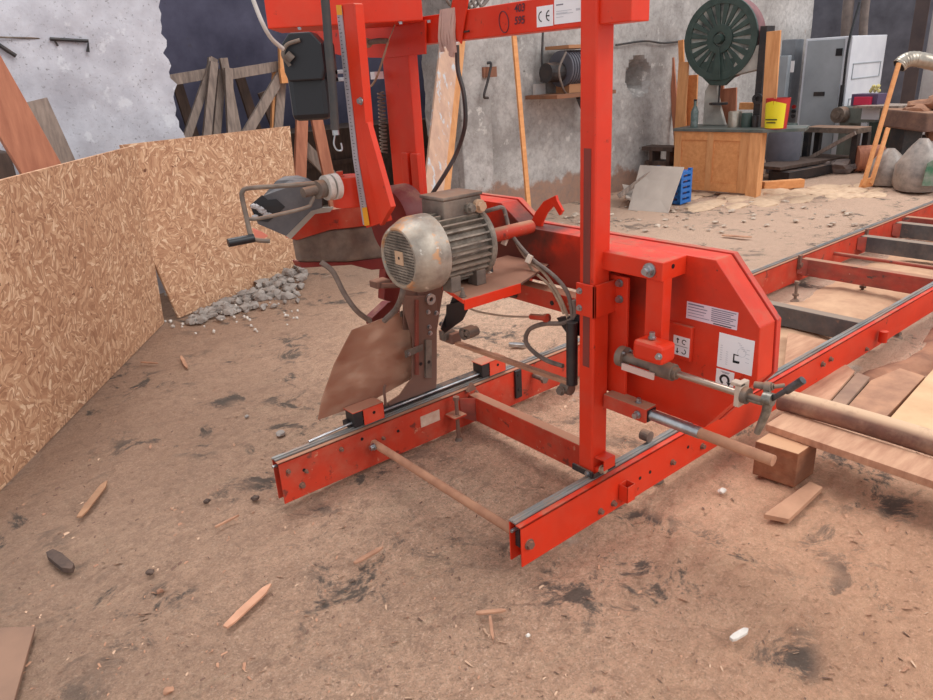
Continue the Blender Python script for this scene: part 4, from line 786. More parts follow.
# far side trough, red drum and wheel cover behind the motor
YT_ = 2.43
def pgy(pts, Y): return [gy(x, y, Y) for x, y in pts]
mm = MB(); mm.prism(pgy([(291,239),(313,214),(336,209),(372,204),(385,205),(385,224),(330,230),(298,240)], YT_), (0,.05,0)); tr = part(mm, 'belt_trough', redd, bevel=.003)
mm = MB(); mm.prism(pgy([(296,240),(330,230),(385,224),(398,235),(398,256),(348,262),(300,262)], YT_+.01), (0,.04,0)); part(mm, 'trough_liner', dsteel, tr, bevel=.01)
mm = MB(); mm.prism(pgy([(299,262),(348,262),(396,256),(394,268),(372,270),(352,265),(302,268)], YT_+.02), (0,.06,0)); part(mm, 'trough_base', dred, tr, bevel=.003)
mm = MB(); mm.prism(pgy([(282,233),(312,208),(334,207),(330,212),(315,214),(291,239)], YT_-.004), (0,.012,0)); part(mm, 'trough_lip', mk('pale_lip', (190,190,180), (160,160,152), rough=.6), tr)
dc = at(349,190,2.62); mm = MB(); mm.cyl(dc+V((0,0,-.055)), dc+V((0,0,.05)), .062, n=24); dr_ = part(mm, 'red_drum', red, bevel=.003, smooth=True)
mm = MB(); mm.hexb(dc+V((-.03,0,.05)), (0,0,1), .012, .02); part(mm, 'bolt', redd, dr_)
mm = MB(); cq = gx(395,240,1.62); mm.lathe(at(389,224,2.62), X_, [(.0,0),(.125,0),(.135,.02),(.135,.09),(.0,.09)], 40); part(mm, 'belt_guard', dred, smooth=True)
# crank winch at the far end
t0 = 2.50
mm = MB(); mm.cyl(at(316,190,t0-.03), at(330,187,t0+.02), .030, n=20); mm.cyl(at(303,193,t0-.05), at(318,189,t0-.02), .017, n=16); w0 = part(mm, 'winch_shaft', dsteel, smooth=True)
mm = MB(); mm.cyl(at(325,188,t0-.01), at(330,187,t0+.0), .042, n=24); mm.cyl(at(332,187,t0+.0), at(337,186,t0+.01), .044, n=24); part(mm, 'winch_collar', mk('white_dusty_collar', (214,204,196), (170,160,150), scale=25, rough=.7), w0, smooth=True)
mm = MB(); mm.tube([at(320,183,t0-.02), at(280,186,t0-.05), at(249,188,t0-.08), at(243,191,t0-.085), at(242,197,t0-.085), at(246,215,t0-.09), at(251,236,t0-.1), at(257,240,t0-.1), at(270,241,t0-.1)], .0078, n=8, k=5); ck = part(mm, 'crank_arm', dsteel, smooth=True)
mm = MB(); mm.tube([at(248,219,t0-.09), at(262,218,t0-.09), at(305,208,t0-.05), at(311,203,t0-.04), at(314,196,t0-.03)], .0062, n=8); part(mm, 'crank_stay', dsteel, ck, smooth=True)
mm = MB(); mm.cyl(at(228,243,t0-.13), at(254,238,t0-.11), .014, n=16); part(mm, 'crank_handle', black, ck, smooth=True)
fz = t0+.06
mm = MB(); F_ = [(250,206),(263,196),(276,181),(290,180),(300,183),(322,196),(322,208),(311,211),(286,236),(258,224)]
fp = [at(x,y,fz+(.03 if 270 < x < 300 and y < 190 else 0)) for x, y in F_]; bk = at(300,205,fz+.3)
mm.prism(fp, vy*.006); 
mm.add([fp[2],fp[3],fp[4],fp[5], fp[5]+vy*.12, fp[4]+vy*.12, fp[3]+vy*.12, fp[2]+vy*.12], [(0,1,6,7),(1,2,5,6),(2,3,4,5)])
fn = part(mm, 'sawdust_chute', mk('charcoal_chute', (92,88,90), (66,64,68), scale=8, rough=.6, dust=.4, dustc=(160,150,146)), tr, fix=False)
mm = MB(); mm.prism([at(x,y,fz-.004) for x, y in ((250,205),(262,195),(268,200),(276,199),(285,207),(278,214),(268,222),(256,220))], vy*.002); part(mm, 'chute_opening', black, tr)
mm = MB()
for i in range(10): mm.blob(at(254+(i*7)%16, 206+(i*5)%12, fz-.012), (.012,.012,.010), i, .35, 1)
part(mm, 'sawdust_clumps', mk('grey_white_dust', (196,190,190), (150,144,144), rough=1), tr)
mm = MB(); mm.prism([at(x,y,fz-.008) for x, y in ((252,228),(262,232),(268,236),(262,240),(255,237))], vy*.004); part(mm, 'pink_tag', mk('salmon_tag', (222,130,110), rough=.6), tr)
# ------------------------------------------------ electric motor
YM = 1.86; q = gy(399,257,YM); MX0 = q.x; MZ = q.z-.004; RM = .125
print('motor', q, 'rear', gy(497,225,YM))
MXE = gy(474,232,YM).x
L1 = gy(428,248,YM).x
mm = MB(); prof = [(RM*.70,.002),(RM*.73,-.005),(RM*.78,-.004),(RM*.83,.006),(RM*.93,.034),(RM*.99,.052),(RM,.07),(RM,L1-MX0),(RM*.97,L1-MX0),(RM*.94,.06),(RM*.80,.02),(RM*.70,.006)]; mm.lathe((MX0,YM,MZ), X_, prof, 40, closed=True); mo = thing if False else None
mot = part(MB().cyl((L1-.02,YM,MZ),(MXE,YM,MZ),RM*.80,n=36), 'electric_motor', motorg, smooth=True, label='dusty grey electric motor')
fc_ = part(mm, 'fan_cover', fancov, mot, smooth=True)
mm = MB()
Rg = RM*.72
for i in range(-9, 10):
    zz = i*Rg/9.6; hw = math.sqrt(max(0, Rg*Rg-zz*zz)); mm.box(MX0+.001, MX0+.004, YM-hw, YM+hw, MZ+zz-.0021, MZ+zz+.0021)
for i in range(-11, 12):
    yy = i*Rg/11.6; hw = math.sqrt(max(0, Rg*Rg-yy*yy)); mm.box(MX0+.0015, MX0+.0035, YM+yy-.0011, YM+yy+.0011, MZ-hw, MZ+hw)
mm.build('fan_grille', motorg, mot)
mm = MB(); mm.box(MX0-.001, MX0+.002, YM-.022, YM+.022, MZ-.022, MZ+.022); mm.cyl((MX0-.0016,YM,MZ),(MX0-.0008,YM,MZ),.005,mi=1); mm.build('centre_plate', [mk('tan_plate', (196,160,130), rough=.8), black], mot)
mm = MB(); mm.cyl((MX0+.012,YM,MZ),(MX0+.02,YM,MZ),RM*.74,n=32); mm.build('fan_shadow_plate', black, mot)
mm = MB(); 
for i in range(30):
    a = 2*math.pi*i/30; r_ = RM*.80; d_ = V((0,math.cos(a),math.sin(a))); c_ = V(((L1+MXE)/2-.01,YM,MZ))+d_*(r_+.008); mm.frame(c_, X_, d_, X_.cross(d_), (MXE-L1)-.03, .026, .006)
mm.build('cooling_fins', motorg, mot); mot.children[-1]['kind'] = 'stuff' if False else 'part'
del mot.children[-1]['kind']
mm = MB(); mm.lathe((MXE-.022,YM,MZ), X_, [(.02,0),(RM*.95,0),(RM*.99,.006),(RM*.99,.018),(RM*.7,.03),(.02,.03)], 36); mm.build('end_flange', motorg, mot, smooth=True)
mm = MB(); mm.cyl((MXE-.01,YM,MZ),(1.82,YM,MZ),RM*.20,n=24); mm.build('drive_sleeve', redd, mot, smooth=True)
bx0, bx1 = gy(444,215,YM-.055).x, gy(482,212,YM-.055).x
mm = MB(); mm.box(bx0, bx1, YM-.055, YM+.065, MZ+RM*.74, MZ+RM*.80+.062); tb = mm.build('terminal_box', dsteel, mot, bevel=.006)
mm = MB(); mm.box(bx0-.004, bx1+.004, YM-.059, YM+.069, MZ+RM*.80+.062, MZ+RM*.80+.074); mm.build('terminal_lid', dsteel, mot, bevel=.004)
for dx, r_, mt in ((.62,.017,motorg),(.88,.022,MATS['tan_plate'] if 'tan_plate' in MATS else tcable)):
    mm = MB(); c_ = V((bx0+(bx1-bx0)*dx, YM-.055, MZ+RM*.80+.028)); mm.cyl(c_, c_+V((0,-.016,0)), r_, n=18); mm.cyl(c_+V((0,-.016,0)), c_+V((0,-.03,0)), r_*.75, n=6); mm.build('cable_gland', mt, mot, smooth=False, label='pale plastic gland' if mt != motorg else None)
for x in (L1+.03, MXE-.06): mm = MB(); mm.box(x-.02,x+.02,YM-.10,YM-.05,MZ-RM-.002,MZ-RM*.6); mm.hexb((x,YM-.085,MZ-RM+.008),(0,0,1),.010,.02); mm.build('mounting_foot', dsteel, mot, bevel=.003)
# motor plate
ZP = MZ-RM-.004; cP = gz(464,301,ZP); print('plate corner', cP, ZP)
mm = MB(); cQ = gz(443,287,ZP); xE = gz(520,284,ZP).x; mm.prism([(cP.x,cP.y,ZP-.006),(xE,cP.y,ZP-.006),(1.82,cP.y+.1,ZP-.006),(1.82,YM+.13,ZP-.006),(cQ.x,YM+.13,ZP-.006),(cQ.x,cQ.y,ZP-.006)], (0,0,.008)); mp_ = part(mm, 'motor_plate', bronze, bevel=.001)
mm = MB(); mm.box(cP.x, xE, cP.y-.004, cP.y+.002, ZP-.030, ZP+.003); mm.prism([(cP.x,cP.y,ZP+.003),(cP.x-.004,cP.y,ZP+.003),(cQ.x-.004,cQ.y,ZP+.003),(cQ.x,cQ.y,ZP+.003)], (0,0,-.012)); part(mm, 'plate_lip', red, mp_, bevel=.001)
mm = MB(); mm.hexb((cP.x+.02,cP.y+.03,ZP+.003),(0,0,1),.009,.016); mm.cyl((cP.x+.02,cP.y+.03,ZP+.003),(cP.x+.02,cP.y+.03,ZP+.035),.005); part(mm, 'bolt', dsteel, mp_)
# ------------------------------------------------ long blade housing
XH = 1.82
def hp(px, py): p = gx(px, py, XH); return p
r1, r2, r3, r4 = hp(716,260), hp(760,328), hp(757,381), hp(704,428)
tz = r1.z; tl = hp(523,233); tu = hp(501,203); cbm = hp(560,286)
print('housing', r1, r2, r3, r4, tl, tu, cbm)
def greasy_mat():
    m = red.copy(); m.name = 'greasy_red_paint'; t = m.node_tree; b = t.nodes['Principled BSDF']; old = b.inputs['Base Color'].links[0].from_socket
    tc = t.nodes.new('ShaderNodeTexCoord'); col = old
    for cy, cz, sy, sz, rx, th in ((1.93, .96, 4.2, 1.5, -.75, .60), (1.62, .86, 1.5, 5.0, .1, .36), (1.15, .86, 2.2, 5., 0, .12)):
        mp = nd(t, 'ShaderNodeMapping'); mp.vector_type = 'POINT'
        sub = t.nodes.new('ShaderNodeVectorMath'); sub.operation = 'SUBTRACT'; sub.inputs[1].default_value = (XH, cy, cz); t.links.new(tc.outputs['Object'], sub.inputs[0])
        t.links.new(sub.outputs[0], mp.inputs[0]); mp.inputs['Rotation'].default_value = (rx,0,0); 
        mul = t.nodes.new('ShaderNodeVectorMath'); mul.operation = 'MULTIPLY'; mul.inputs[1].default_value = (0, sy, sz); t.links.new(mp.outputs[0], mul.inputs[0])
        ln = t.nodes.new('ShaderNodeVectorMath'); ln.operation = 'LENGTH'; t.links.new(mul.outputs[0], ln.inputs[0])
        nz = nd(t, 'ShaderNodeTexNoise', Scale=11, Detail=6, Roughness=.6); t.links.new(tc.outputs['Object'], nz.inputs[0])
        k = math_(t, 'ADD', ln.outputs['Value'], math_(t, 'MULTIPLY', nz.outputs[0], .9)); col = mixc(t, math_(t, 'MULTIPLY', mrange(t, k, 1.25, .75), th*1.5), col, lin((74,48,42)))
    t.links.new(col, b.inputs['Base Color']); return m
greasy = greasy_mat()
def hpoly(X, g=0.0):
    P = [(r1.y-g*.6, tz+g*.0+g),(r2.y-g, r2.z+g*.4),(r3.y-g, r3.z-g*.4),(r4.y-g*.4, r4.z-g),(1.47,r4.z-g),(1.60,cbm.z),(1.93,cbm.z),(2.02,.70),(2.42,.70),(2.56,.84),(2.56,1.0),(2.45,tu.z+g),(tu.y-g*.3,tu.z+g),(tl.y,tz+g)]
    return [V((X, y, z)) for y, z in P]
mm = MB(); mm.prism(hpoly(XH), (.084,0,0)); hou = part(mm, 'blade_housing', greasy, bevel=.003)
mm = MB(); mm.prism(hpoly(XH+.084,-.005), (.004,0,0)); part(mm, 'housing_seam', black, hou)
mm = MB(); mm.prism(hpoly(XH+.088,.004), (.024,0,0)); part(mm, 'rear_cover', mk('worn_red_cover', (214,62,44), (180,54,44), scale=9, rough=.5, dust=.4, spots=[((90,70,66), 12, .60)]), hou, bevel=.002)
# inset face edge and smudges
mm = MB(); 
def fl(px, py, d=0): p = gx(px, py, XH-.0015-d); return p
def quad(mm, pts, mi=0, X=XH, d=.0012):
    q = [gx(x, y, X) for x, y in pts]; ya, yb_ = (q[0].y+q[3].y)/2, (q[1].y+q[2].y)/2; za, zb = (q[2].z+q[3].z)/2, (q[0].z+q[1].z)/2
    mm.box(X-d, X, yb_, ya, za, zb, mi); return ya, yb_, za, zb
mm = MB(); y0, y1, z0, z1 = quad(mm, [(687.5,301),(738.5,312.8),(737,330),(686,318)]); X_s = XH-.0018
w_ = y0-y1; h_ = z1-z0
for i, (a, b, t_) in enumerate(((.03,.35,.0022),(.03,.42,.0013),(.03,.40,.0013),(.03,.36,.0009),(.03,.47,.0009))): line(mm, y0-w_*a, y0-w_*b, z1-h_*(.12+.17*i), X_s, t_, 1)
for i in range(7): line(mm, y0-w_*.5, y0-w_*(.97-.05*(i%3)), z1-h_*(.10+.115*i), X_s, .0014, 1)
line(mm, y0-w_*.55, y0-w_*.9, z1-h_*.93, X_s, .0016, 2)
part(mm, 'warning_sticker', [lav, inkg, ink], hou, label='lilac text sticker')
mm = MB(); y0, y1, z0, z1 = quad(mm, [(719.7,332.4),(755.3,341),(751.4,376),(716.9,366)]); w_ = y0-y1; h_ = z1-z0
for a, b, z_ in ((.45,.60,.52),(.45,.62,.74),(.48,.62,.70)): line(mm, y0-w_*a, y0-w_*b, z1-h_*z_, X_s, .0016, 2)
mm.add([(X_s,y0-w_*.45,z1-h_*.76),(X_s,y0-w_*.49,z1-h_*.76),(X_s,y0-w_*.49,z1-h_*.5),(X_s,y0-w_*.45,z1-h_*.5)], [(0,1,2,3)], 2)
mm.add([(X_s,y0-w_*.48,z1-h_*.76),(X_s,y0-w_*.64,z1-h_*.74),(X_s,y0-w_*.64,z1-h_*.68),(X_s,y0-w_*.48,z1-h_*.70)], [(0,1,2,3)], 2)
arc(mm, y0-w_*.68, z1-h_*.42, w_*.12, .0012, 0, 6.28, X_s, 1, 20)
for i in range(7): line(mm, y0-w_*.07, y0-w_*.13, z1-h_*(.35+.07*i), X_s, .001, 1); line(mm, y0-w_*.24, y0-w_*.30, z1-h_*(.5+.06*i), X_s, .0009, 1)
for i in range(5): line(mm, y0-w_*(.55+.04*i), y0-w_*(.62+.05*i), z1-h_*(.16+.05*i), X_s, .0008, 1)
for i in range(4): line(mm, y0-w_*.8, y0-w_*.9, z1-h_*(.3+.12*i), X_s, .0008, 1)
part(mm, 'diagram_sticker', [white, inkl, ink], hou, label='white sticker with a line diagram')
mm = MB(); y0, y1, z0, z1 = quad(mm, [(716.5,368),(735,373),(732.6,389.7),(715.7,383.5)]); w_ = y0-y1; h_ = z1-z0
arc(mm, y0-w_*.5, z1-h_*.56, h_*.32, h_*.14, math.radians(-20), math.radians(250), X_s, 1, 22); line(mm, y0-w_*.25, y0-w_*.75, z1-h_*.1, X_s, .0008, 2); line(mm, y0-w_*.35, y0-w_*.7, z1-h_*.16, X_s, .0008, 2)
cy, cz = y0-w_*.5, z1-h_*.56; mm.add([(X_s,cy-h_*.12,cz-h_*.10),(X_s,cy-h_*.40,cz-h_*.10),(X_s,cy-h_*.28,cz-h_*.34)], [(0,1,2)], 1)
part(mm, 'rotation_sticker', [white, ink, inkg], hou, label='white sticker with a round black arrow')
XB = XH-.016; mm = MB(); q = [gx(x,y,XB) for x, y in ((668,323),(692,327),(690,362),(667,356))]; mm.box(XB, XH, (q[1].y+q[2].y)/2, q[0].y+.01, (q[2].z+q[3].z)/2, (q[0].z+q[1].z)/2); pb = part(mm, 'raised_plate', red, hou, bevel=.003)
mm = MB(); y0, y1, z0, z1 = quad(mm, [(673.8,334.8),(690.2,338.7),(688.7,357.5),(673,353.6)], X=XB); w_ = y0-y1; h_ = z1-z0; Xq = XB-.0018
line(mm, y0-w_*.1, y0-w_*.9, z1-h_*.5, Xq, .0007, 1)
for zz, s_ in ((.25,1),(.75,-1)):
    yc = y0-w_*.28; zc_ = z1-h_*zz; line(mm, yc+w_*.03, yc-w_*.03, zc_, Xq, h_*.12, 1); mm.add([(Xq,yc+w_*.10,zc_+s_*h_*.05),(Xq,yc-w_*.10,zc_+s_*h_*.05),(Xq,yc,zc_+s_*h_*.17)], [(0,1,2)], 1)
    arc(mm, y0-w_*.68, zc_, w_*.15, w_*.05, math.radians(20 if s_ > 0 else 200), math.radians(300 if s_ > 0 else 440), Xq, 1, 12)
part(mm, 'adjustment_sticker', [white, ink], pb) if False else mm.build('adjustment_sticker', [white, ink], pb, label='white sticker with arrows')
# lifting hook
def z5(*a): return [(480+x/5.836, 180+y/5.836) for x, y in a]
mm = MB(); hk = z5((293,310),(300,235),(325,185),(370,125),(440,90),(448,120),(480,180),(462,207),(428,150),(385,195),(360,250),(350,310)); mm.prism([gx(x, y, 1.86) for x, y in hk], (.012,0,0)); part(mm, 'lifting_hook', red, hou, bevel=.001)
# lower beam, parallel to the housing
g0, g1 = gx(515,285,1.74), gx(577,297,1.74); zb_ = (g0.z+g1.z)/2; hb_ = zb_-gx(545,308,1.74).z
mm = MB(); mm.box(1.742, 1.80, 1.44, 2.10, zb_-hb_, zb_); lb = part(mm, 'lower_beam', redd, bevel=.003)
mm = MB(); q = gx(552,303,1.742); mm.cyl(q+V((-.0015,0,0)), q, .009); mm.build('bolt_hole', black, lb)
# swing bracket in front of the housing
XA = 1.74
for _ in range(30): XA += (gx(663,263,XA).z-tz)*.5
XA = min(XA, 1.79); a0, a1, a2_ = gx(663,263,XA), gx(661,282,XA), gx(611,254,XA)
print('arm', a0, a1, a2_)
mm = MB(); mm.box(XA, XH, a0.y, 1.50, a1.z, a0.z); arm = part(mm, 'top_arm', red, bevel=.003)
mm = MB(); q = gx(650,270,XA); mm.cyl(q, q+V((-.006,0,0)), .022, n=24); mm.cyl(q, q+V((-.018,0,0)), .017, n=6); mm.cyl(q+V((-.018,0,0)), q+V((-.030,0,0)), .010, n=14); part(mm, 'pivot_nut', steel, arm)
mm = MB(); q = V((XA+.05, a0.y-.0015, a0.z-.02)); mm.cyl(q, q+V((0,.0015,0)), .007); part(mm, 'arm_hole', black, arm)
k0, k1 = gx(646,330,XA+.008), gx(671,330,XA+.008); zk = gx(655,345,XA).z
mm = MB(); mm.box(XA+.008, XA+.05, a0.y, a0.y+.062, zk, a1.z+.002); part(mm, 'swing_column', red, arm, bevel=.002)
XC = XA-.06; e0, e1 = gx(632,345,XC), gx(663,352,XC); ez0, ez1 = gx(650,364,XC).z, gx(650,343,XC).z
mm = MB(); mm.box(XC, XA+.012, e1.y+.004, e0.y, ez0, ez1-.004); eb_ = part(mm, 'clamp_block', red, arm, bevel=.012)
mm = MB(); q = V((XC, e1.y+.012, (ez0+ez1)/2)); mm.hexb(q, (-1,0,0), .008, .012); part(mm, 'clamp_bolt', steel, arm); mm = MB(); mm.hexb(V((XC+.035, (e0.y+e1.y)/2+.01, ez1)), (0,0,1), .009, .02); part(mm, 'clamp_bolt', steel, arm)
# slide plate behind the post
s0, s1 = gx(607,280,1.752), gx(628,280,1.752); sz = gx(618,395,1.752).z
mm = MB(); mm.box(1.752, 1.764, s1.y, s0.y+.05, sz, gx(618,276,1.752).z); sl = part(mm, 'slide_plate', red, bevel=.002)
mm = MB(); mm.box(1.764, XH, s0.y+.0, s0.y+.01, sz, a1.z); part(mm, 'slide_web', redd, sl)
for y_ in (283, 299): mm = MB(); mm.hexb(gx(620,y_,1.752), (-1,0,0), .010, .014); part(mm, 'bolt', steel, sl)
# sleeve clamped round the post
mm = MB(); z0s, z1s = .798, .905
mm.box(PX0-.010, PX0-.001, PY0-.012, PY1+.005, z0s, z1s); mm.box(PX0-.010, PX1+.030, PY0-.012, PY0-.002, z0s, z1s); mm.box(PX1+.020,PX1+.05,PY0-.012,PY0+.02,z0s,z1s); sv = part(mm, 'post_sleeve', red, bevel=.002)
for z_ in (z0s+.025, z1s-.025): mm = MB(); mm.hexb((PX0-.010, PY1-.012, z_), (-1,0,0), .008, .010); part(mm, 'bolt', steel, sv)
# foot of the post on the near rail
mm = MB(); fx = PX0+.012; mm.box(fx, fx+.058, PY0-.045, PY0-.040, ZR+.045, ZR+.085); mm.box(fx, fx+.058, PY0-.045, PY0, ZR+.081, ZR+.086); mm.box(fx+.054, fx+.058, PY0-.045, PY0, ZR+.045, ZR+.085); mm.box(fx,fx+.058,PY0-.015,PY0,ZR+.012,ZR+.045); ft = part(mm, 'foot_bracket', red, bevel=.002)
mm = MB(); mm.hexb((fx+.02, PY0-.015, ZR+.035), (0,-1,0), .012, .02); part(mm, 'bolt', tcable, ft)
mm = MB(); mm.box(PX0-.012, PX0-.004, PY0-.01, PY1+.02, ZR+.012, ZR+.035); mm.box(PX0-.01, PX1+.03, PY0-.018, PY0-.014, ZR+.012, ZR+.03); part(mm, 'rail_scraper', blackm, ft, bevel=.001)
mm = MB(); mm.hexb((PX0-.012, PY0+.01, ZR+.024), (-1,0,0), .008, .008); part(mm, 'scraper_bolt', steel, ft)
mm = MB(); mm.cyl((PX0+.035,PY0+.005,ZR+.035),(PX0+.035,PY1-.02,ZR+.035),.022); mm.cyl((PX1+.26,PY0+.005,ZR+.035),(PX1+.26,PY1-.02,ZR+.035),.022); part(mm, 'rail_wheel', dsteel, ft)
# blade guide tube and rod
GX = 1.725; f0 = gx(618,357,GX); f1 = gx(647,352,GX); f2 = gx(672,362,GX); zg = gx(672,372,GX).z; 
gA, gB, gC = gx(655,356,GX).y, gx(678,364,GX).y, gx(737,388,GX).y
mm = MB(); yf = gx(626,365,GX).y; mm.cyl((GX,yf+.024,zg),(GX,yf,zg),.034,n=28); mm.cyl((GX,yf,zg),(GX,gA,zg),.017,n=20); mm.cyl((GX,gA,zg),(GX,gB+.012,zg),.027,n=24); mm.cyl((GX,gB+.012,zg),(GX,gB,zg),.019,n=20); gt = part(mm, 'guide_housing', dsteel, smooth=True)
for a in (40, 130, 220, 310): mm = MB(); a = math.radians(a); mm.hexb((GX+.026*math.cos(a),yf,zg+.026*math.sin(a)), (0,-1,0), .005, .008); part(mm, 'flange_bolt', steel, gt)
mm = MB(); mm.cyl((GX,gB,zg),(GX,gC,zg),.0105,n=18); gr = part(mm, 'guide_rod', mk('warm_steel_rod', (196,176,160), (150,132,118), scale=10, stretch=(1,.3,1), rough=.35, metal=.7), smooth=True)
q0, q1 = gx(628,371,GX), gx(660,377,GX); mm = MB(); mm.box(GX-.035,GX-.028,q1.y,q0.y,q1.z-.0,q1.z+.022); part(mm, 'guide_bracket', mk('pale_pink_steel', (210,180,170), rough=.5), gt, bevel=.001)
mm = MB(); mm.box(GX-.018,GX+.030,gC-.020,gC-.002,zg-.036,zg+.036); mm.box(GX-.018,GX+.008,gC-.020,gC+.012,zg+.025,zg+.038); gb = part(mm, 'guide_block', mk('pale_dusty_block', (206,186,168), (170,150,134), rough=.7), gr, bevel=.003)
yk = gC-.02
mm = MB(); mm.cyl((GX,yk,zg),(GX,yk-.016,zg),.024,n=20); mm.cyl((GX,yk-.016,zg),(GX,yk-.06,zg-.0),.010); mm.cyl((GX+.02,yk-.02,zg+.03),(GX+.03,yk-.07,zg+.035),.010); mm.cyl((GX+.02,yk-.05,zg+.033),(GX+.024,yk-.066,zg+.034),.016); mm.cyl((GX+.03,yk-.07,zg+.036),(GX+.05,yk-.09,zg+.04),.006); part(mm, 'guide_screws', dsteel, gr, smooth=True)
def gg(px, py, dx=0): return gx(px, py, GX+dx)
mm = MB(); mm.tube([gg(748,398), gg(762,402), gg(768,400)], .010, n=10); mm.tube([gg(768,402), gg(766,412), gg(761,424), gg(757,433)], .014, n=10, taper=lambda s: 1-.35*s); mm.cyl(gg(764,398), gg(773,400), .019); tl_ = part(mm, 'clamp_lever', mk('speckled_steel', (160,156,146), (110,106,98), scale=40, rough=.4, metal=.6), smooth=True)
mm = MB(); mm.cyl(gg(772,399), gg(803,380), .0075, n=10); mm.cyl(gg(786,391), gg(803,380), .011, n=10); part(mm, 'lever_grip', mk('worn_black_grip', (110,110,112), (50,50,52), scale=30, stretch=(1,1,1), rough=.3, metal=.4), tl_, smooth=True)
# lower arm and roller handle
XLo = 1.735; zL = gx(700,433,XLo).z; print('zL',zL); yA = gx(651,412,XLo).y
mm = MB(); mm.box(XLo-.028, XLo+.028, yA, 1.415, zL-.024, zL+.026); la = part(mm, 'lower_arm', redd, bevel=.003)
mm = MB(); mm.hexb((XLo-.028, yA+.03, zL), (-1,0,0), .010, .02); part(mm, 'clamp_bolt', steel, la); mm = MB(); mm.hexb((XLo, yA+.05, zL+.026), (0,0,1), .008, .016); part(mm, 'clamp_bolt', steel, la)
mm = MB(); mm.box(XLo-.02,XLo+.02,yA-.004,yA+.01,zL-.02,zL+.02); part(mm, 'arm_mouth', black, la)
yM_ = gx(700,434,XLo).y; yE = gx(774,458,XLo).y
mm = MB(); mm.cyl((XLo,yA+.03,zL),(XLo,yM_,zL),.0185,n=24); ro = part(mm, 'roller_tube', steel, la, smooth=True); mm = MB(); mm.cyl((XLo,yM_,zL),(XLo,yE,zL),.0165,n=24); part(mm, 'roller_handle', dustybar, la, smooth=True)
# ------------------------------------------------ far wheels, lower mast, guard
mm = MB(); xb0, xb1 = gy(346,432,2.385).x, gy(492,372,2.385).x; mm.box(xb0, xb1, 2.365, 2.405, ZR+.014, ZR+.036); cb_ = part(mm, 'carriage_beam', blackm, bevel=.002)
mm = MB(); mm.cyl((xb0-.0,2.362,ZR+.03),(xb1,2.362,ZR+.03),.005); mm.cyl((XF+.16,2.375,ZR+.014),(xb0,2.362,ZR+.03),.005); part(mm, 'drive_rope', steel, cb_)
for (pa, pb_, lab) in (((364,418),(385,418),'a'),((490,371),(506,371),'b')):
    Yw = 2.335; x0 = gy(*pa, Yw).x; x1 = gy(*pb_, Yw).x; w = x1-x0; z1 = ZR+.085
    for i in range(1):
        mm = MB(); mm.box(x0,x1,Yw,Yw+.003,ZR+.012,z1); mm.box(x0-.05,x1,Yw,Yw+.075,z1-.004,z1); mm.box(x1-.004,x1,Yw,Yw+.075,ZR+.012,z1); mm.box(x0-.03,x1,Yw+.072,Yw+.075,ZR+.012,z1); wh = part(mm, 'wheel_housing', mk('orange_red_'+lab, (226,72,44), (206,60,38), scale=5, rough=.5, dust=.8) , bevel=.002)
        mm = MB(); mm.box(x0-.045,x0-.002,Yw+.003,Yw+.070,ZR+.016,z1-.005); part(mm, 'housing_end', blackm, wh, bevel=.002)
        mm = MB(); q = V(((x0+x1)/2,Yw-.001,ZR+.055)); mm.cyl(q, q+V((0,.001,0)), .007); part(mm, 'axle_hole', black, wh)
        mm = MB(); mm.cyl((x0+.04,Yw+.02,ZR+.034),(x0+.04,Yw+.055,ZR+.034),.024,n=24); part(mm, 'rail_wheel', dsteel, wh)
mm = MB(); q = gy(384,404,2.35); mm.tube([(q.x+.02,2.37,ZR+.05),(q.x+.02,2.37,ZR+.12),(q.x+.03,2.37,ZR+.14)], .006); part(mm, 'wheel_pin', bronze, cb_)
YL = 2.375
mm = MB(); mm.prism(pgy([(404,296),(437,296),(437,378),(436,389),(392,409),(388,403),(400,395),(412,378),(413,340),(404,310)], YL), (0,.008,0)); lm = part(mm, 'lower_bracket', bronze, bevel=.0015)
for a in ((416,300,419,375),(426,340,432,378)):
    mm = MB(); mm.prism(pgy([(a[0],a[1]),(a[2],a[1]),(a[2],a[3]),(a[0],a[3])], YL-.012), (0,.012,0)); part(mm, 'bracket_rib', dsteel if a[0] > 420 else mk('rusty_red_strip', (150,70,56), (120,62,50), rough=.8), lm, bevel=.001)
for x, y in ((428,312),(436,313),(429,327),(441,324),(430,333)): mm = MB(); mm.hexb(gy(x,y,YL), (0,-1,0), .008, .01); part(mm, 'bolt', steel, lm)
for x, y in ((421,364),(429,362)): mm = MB(); q = gy(x,y,YL-.0125); mm.cyl(q, q+V((0,.001,0)), .008); part(mm, 'bolt_hole', black, lm)
mm = MB(); q = gy(430,299,YL-.01); mm.lathe(q, Y_, [(.010,-.01),(.024,-.01),(.024,.0),(.010,.0)], 20, closed=True); part(mm, 'shackle', steel, lm)
mm = MB(); mm.prism(pgy([(404,264),(412,272),(447,285),(443,292),(437,330),(404,330)], YL+.03), (0,.01,0)); part(mm, 'backing_plate', bronze, lm)
mm = MB(); mm.prism(pgy([(455,292),(478,290),(463,320),(445,333),(441,329)], YL-.2), (0,.004,0)); mm.prism(pgy([(447,305),(475,297),(460,318),(446,328)], YL-.21), (0,.004,0)); part(mm, 'rubber_flap', black)
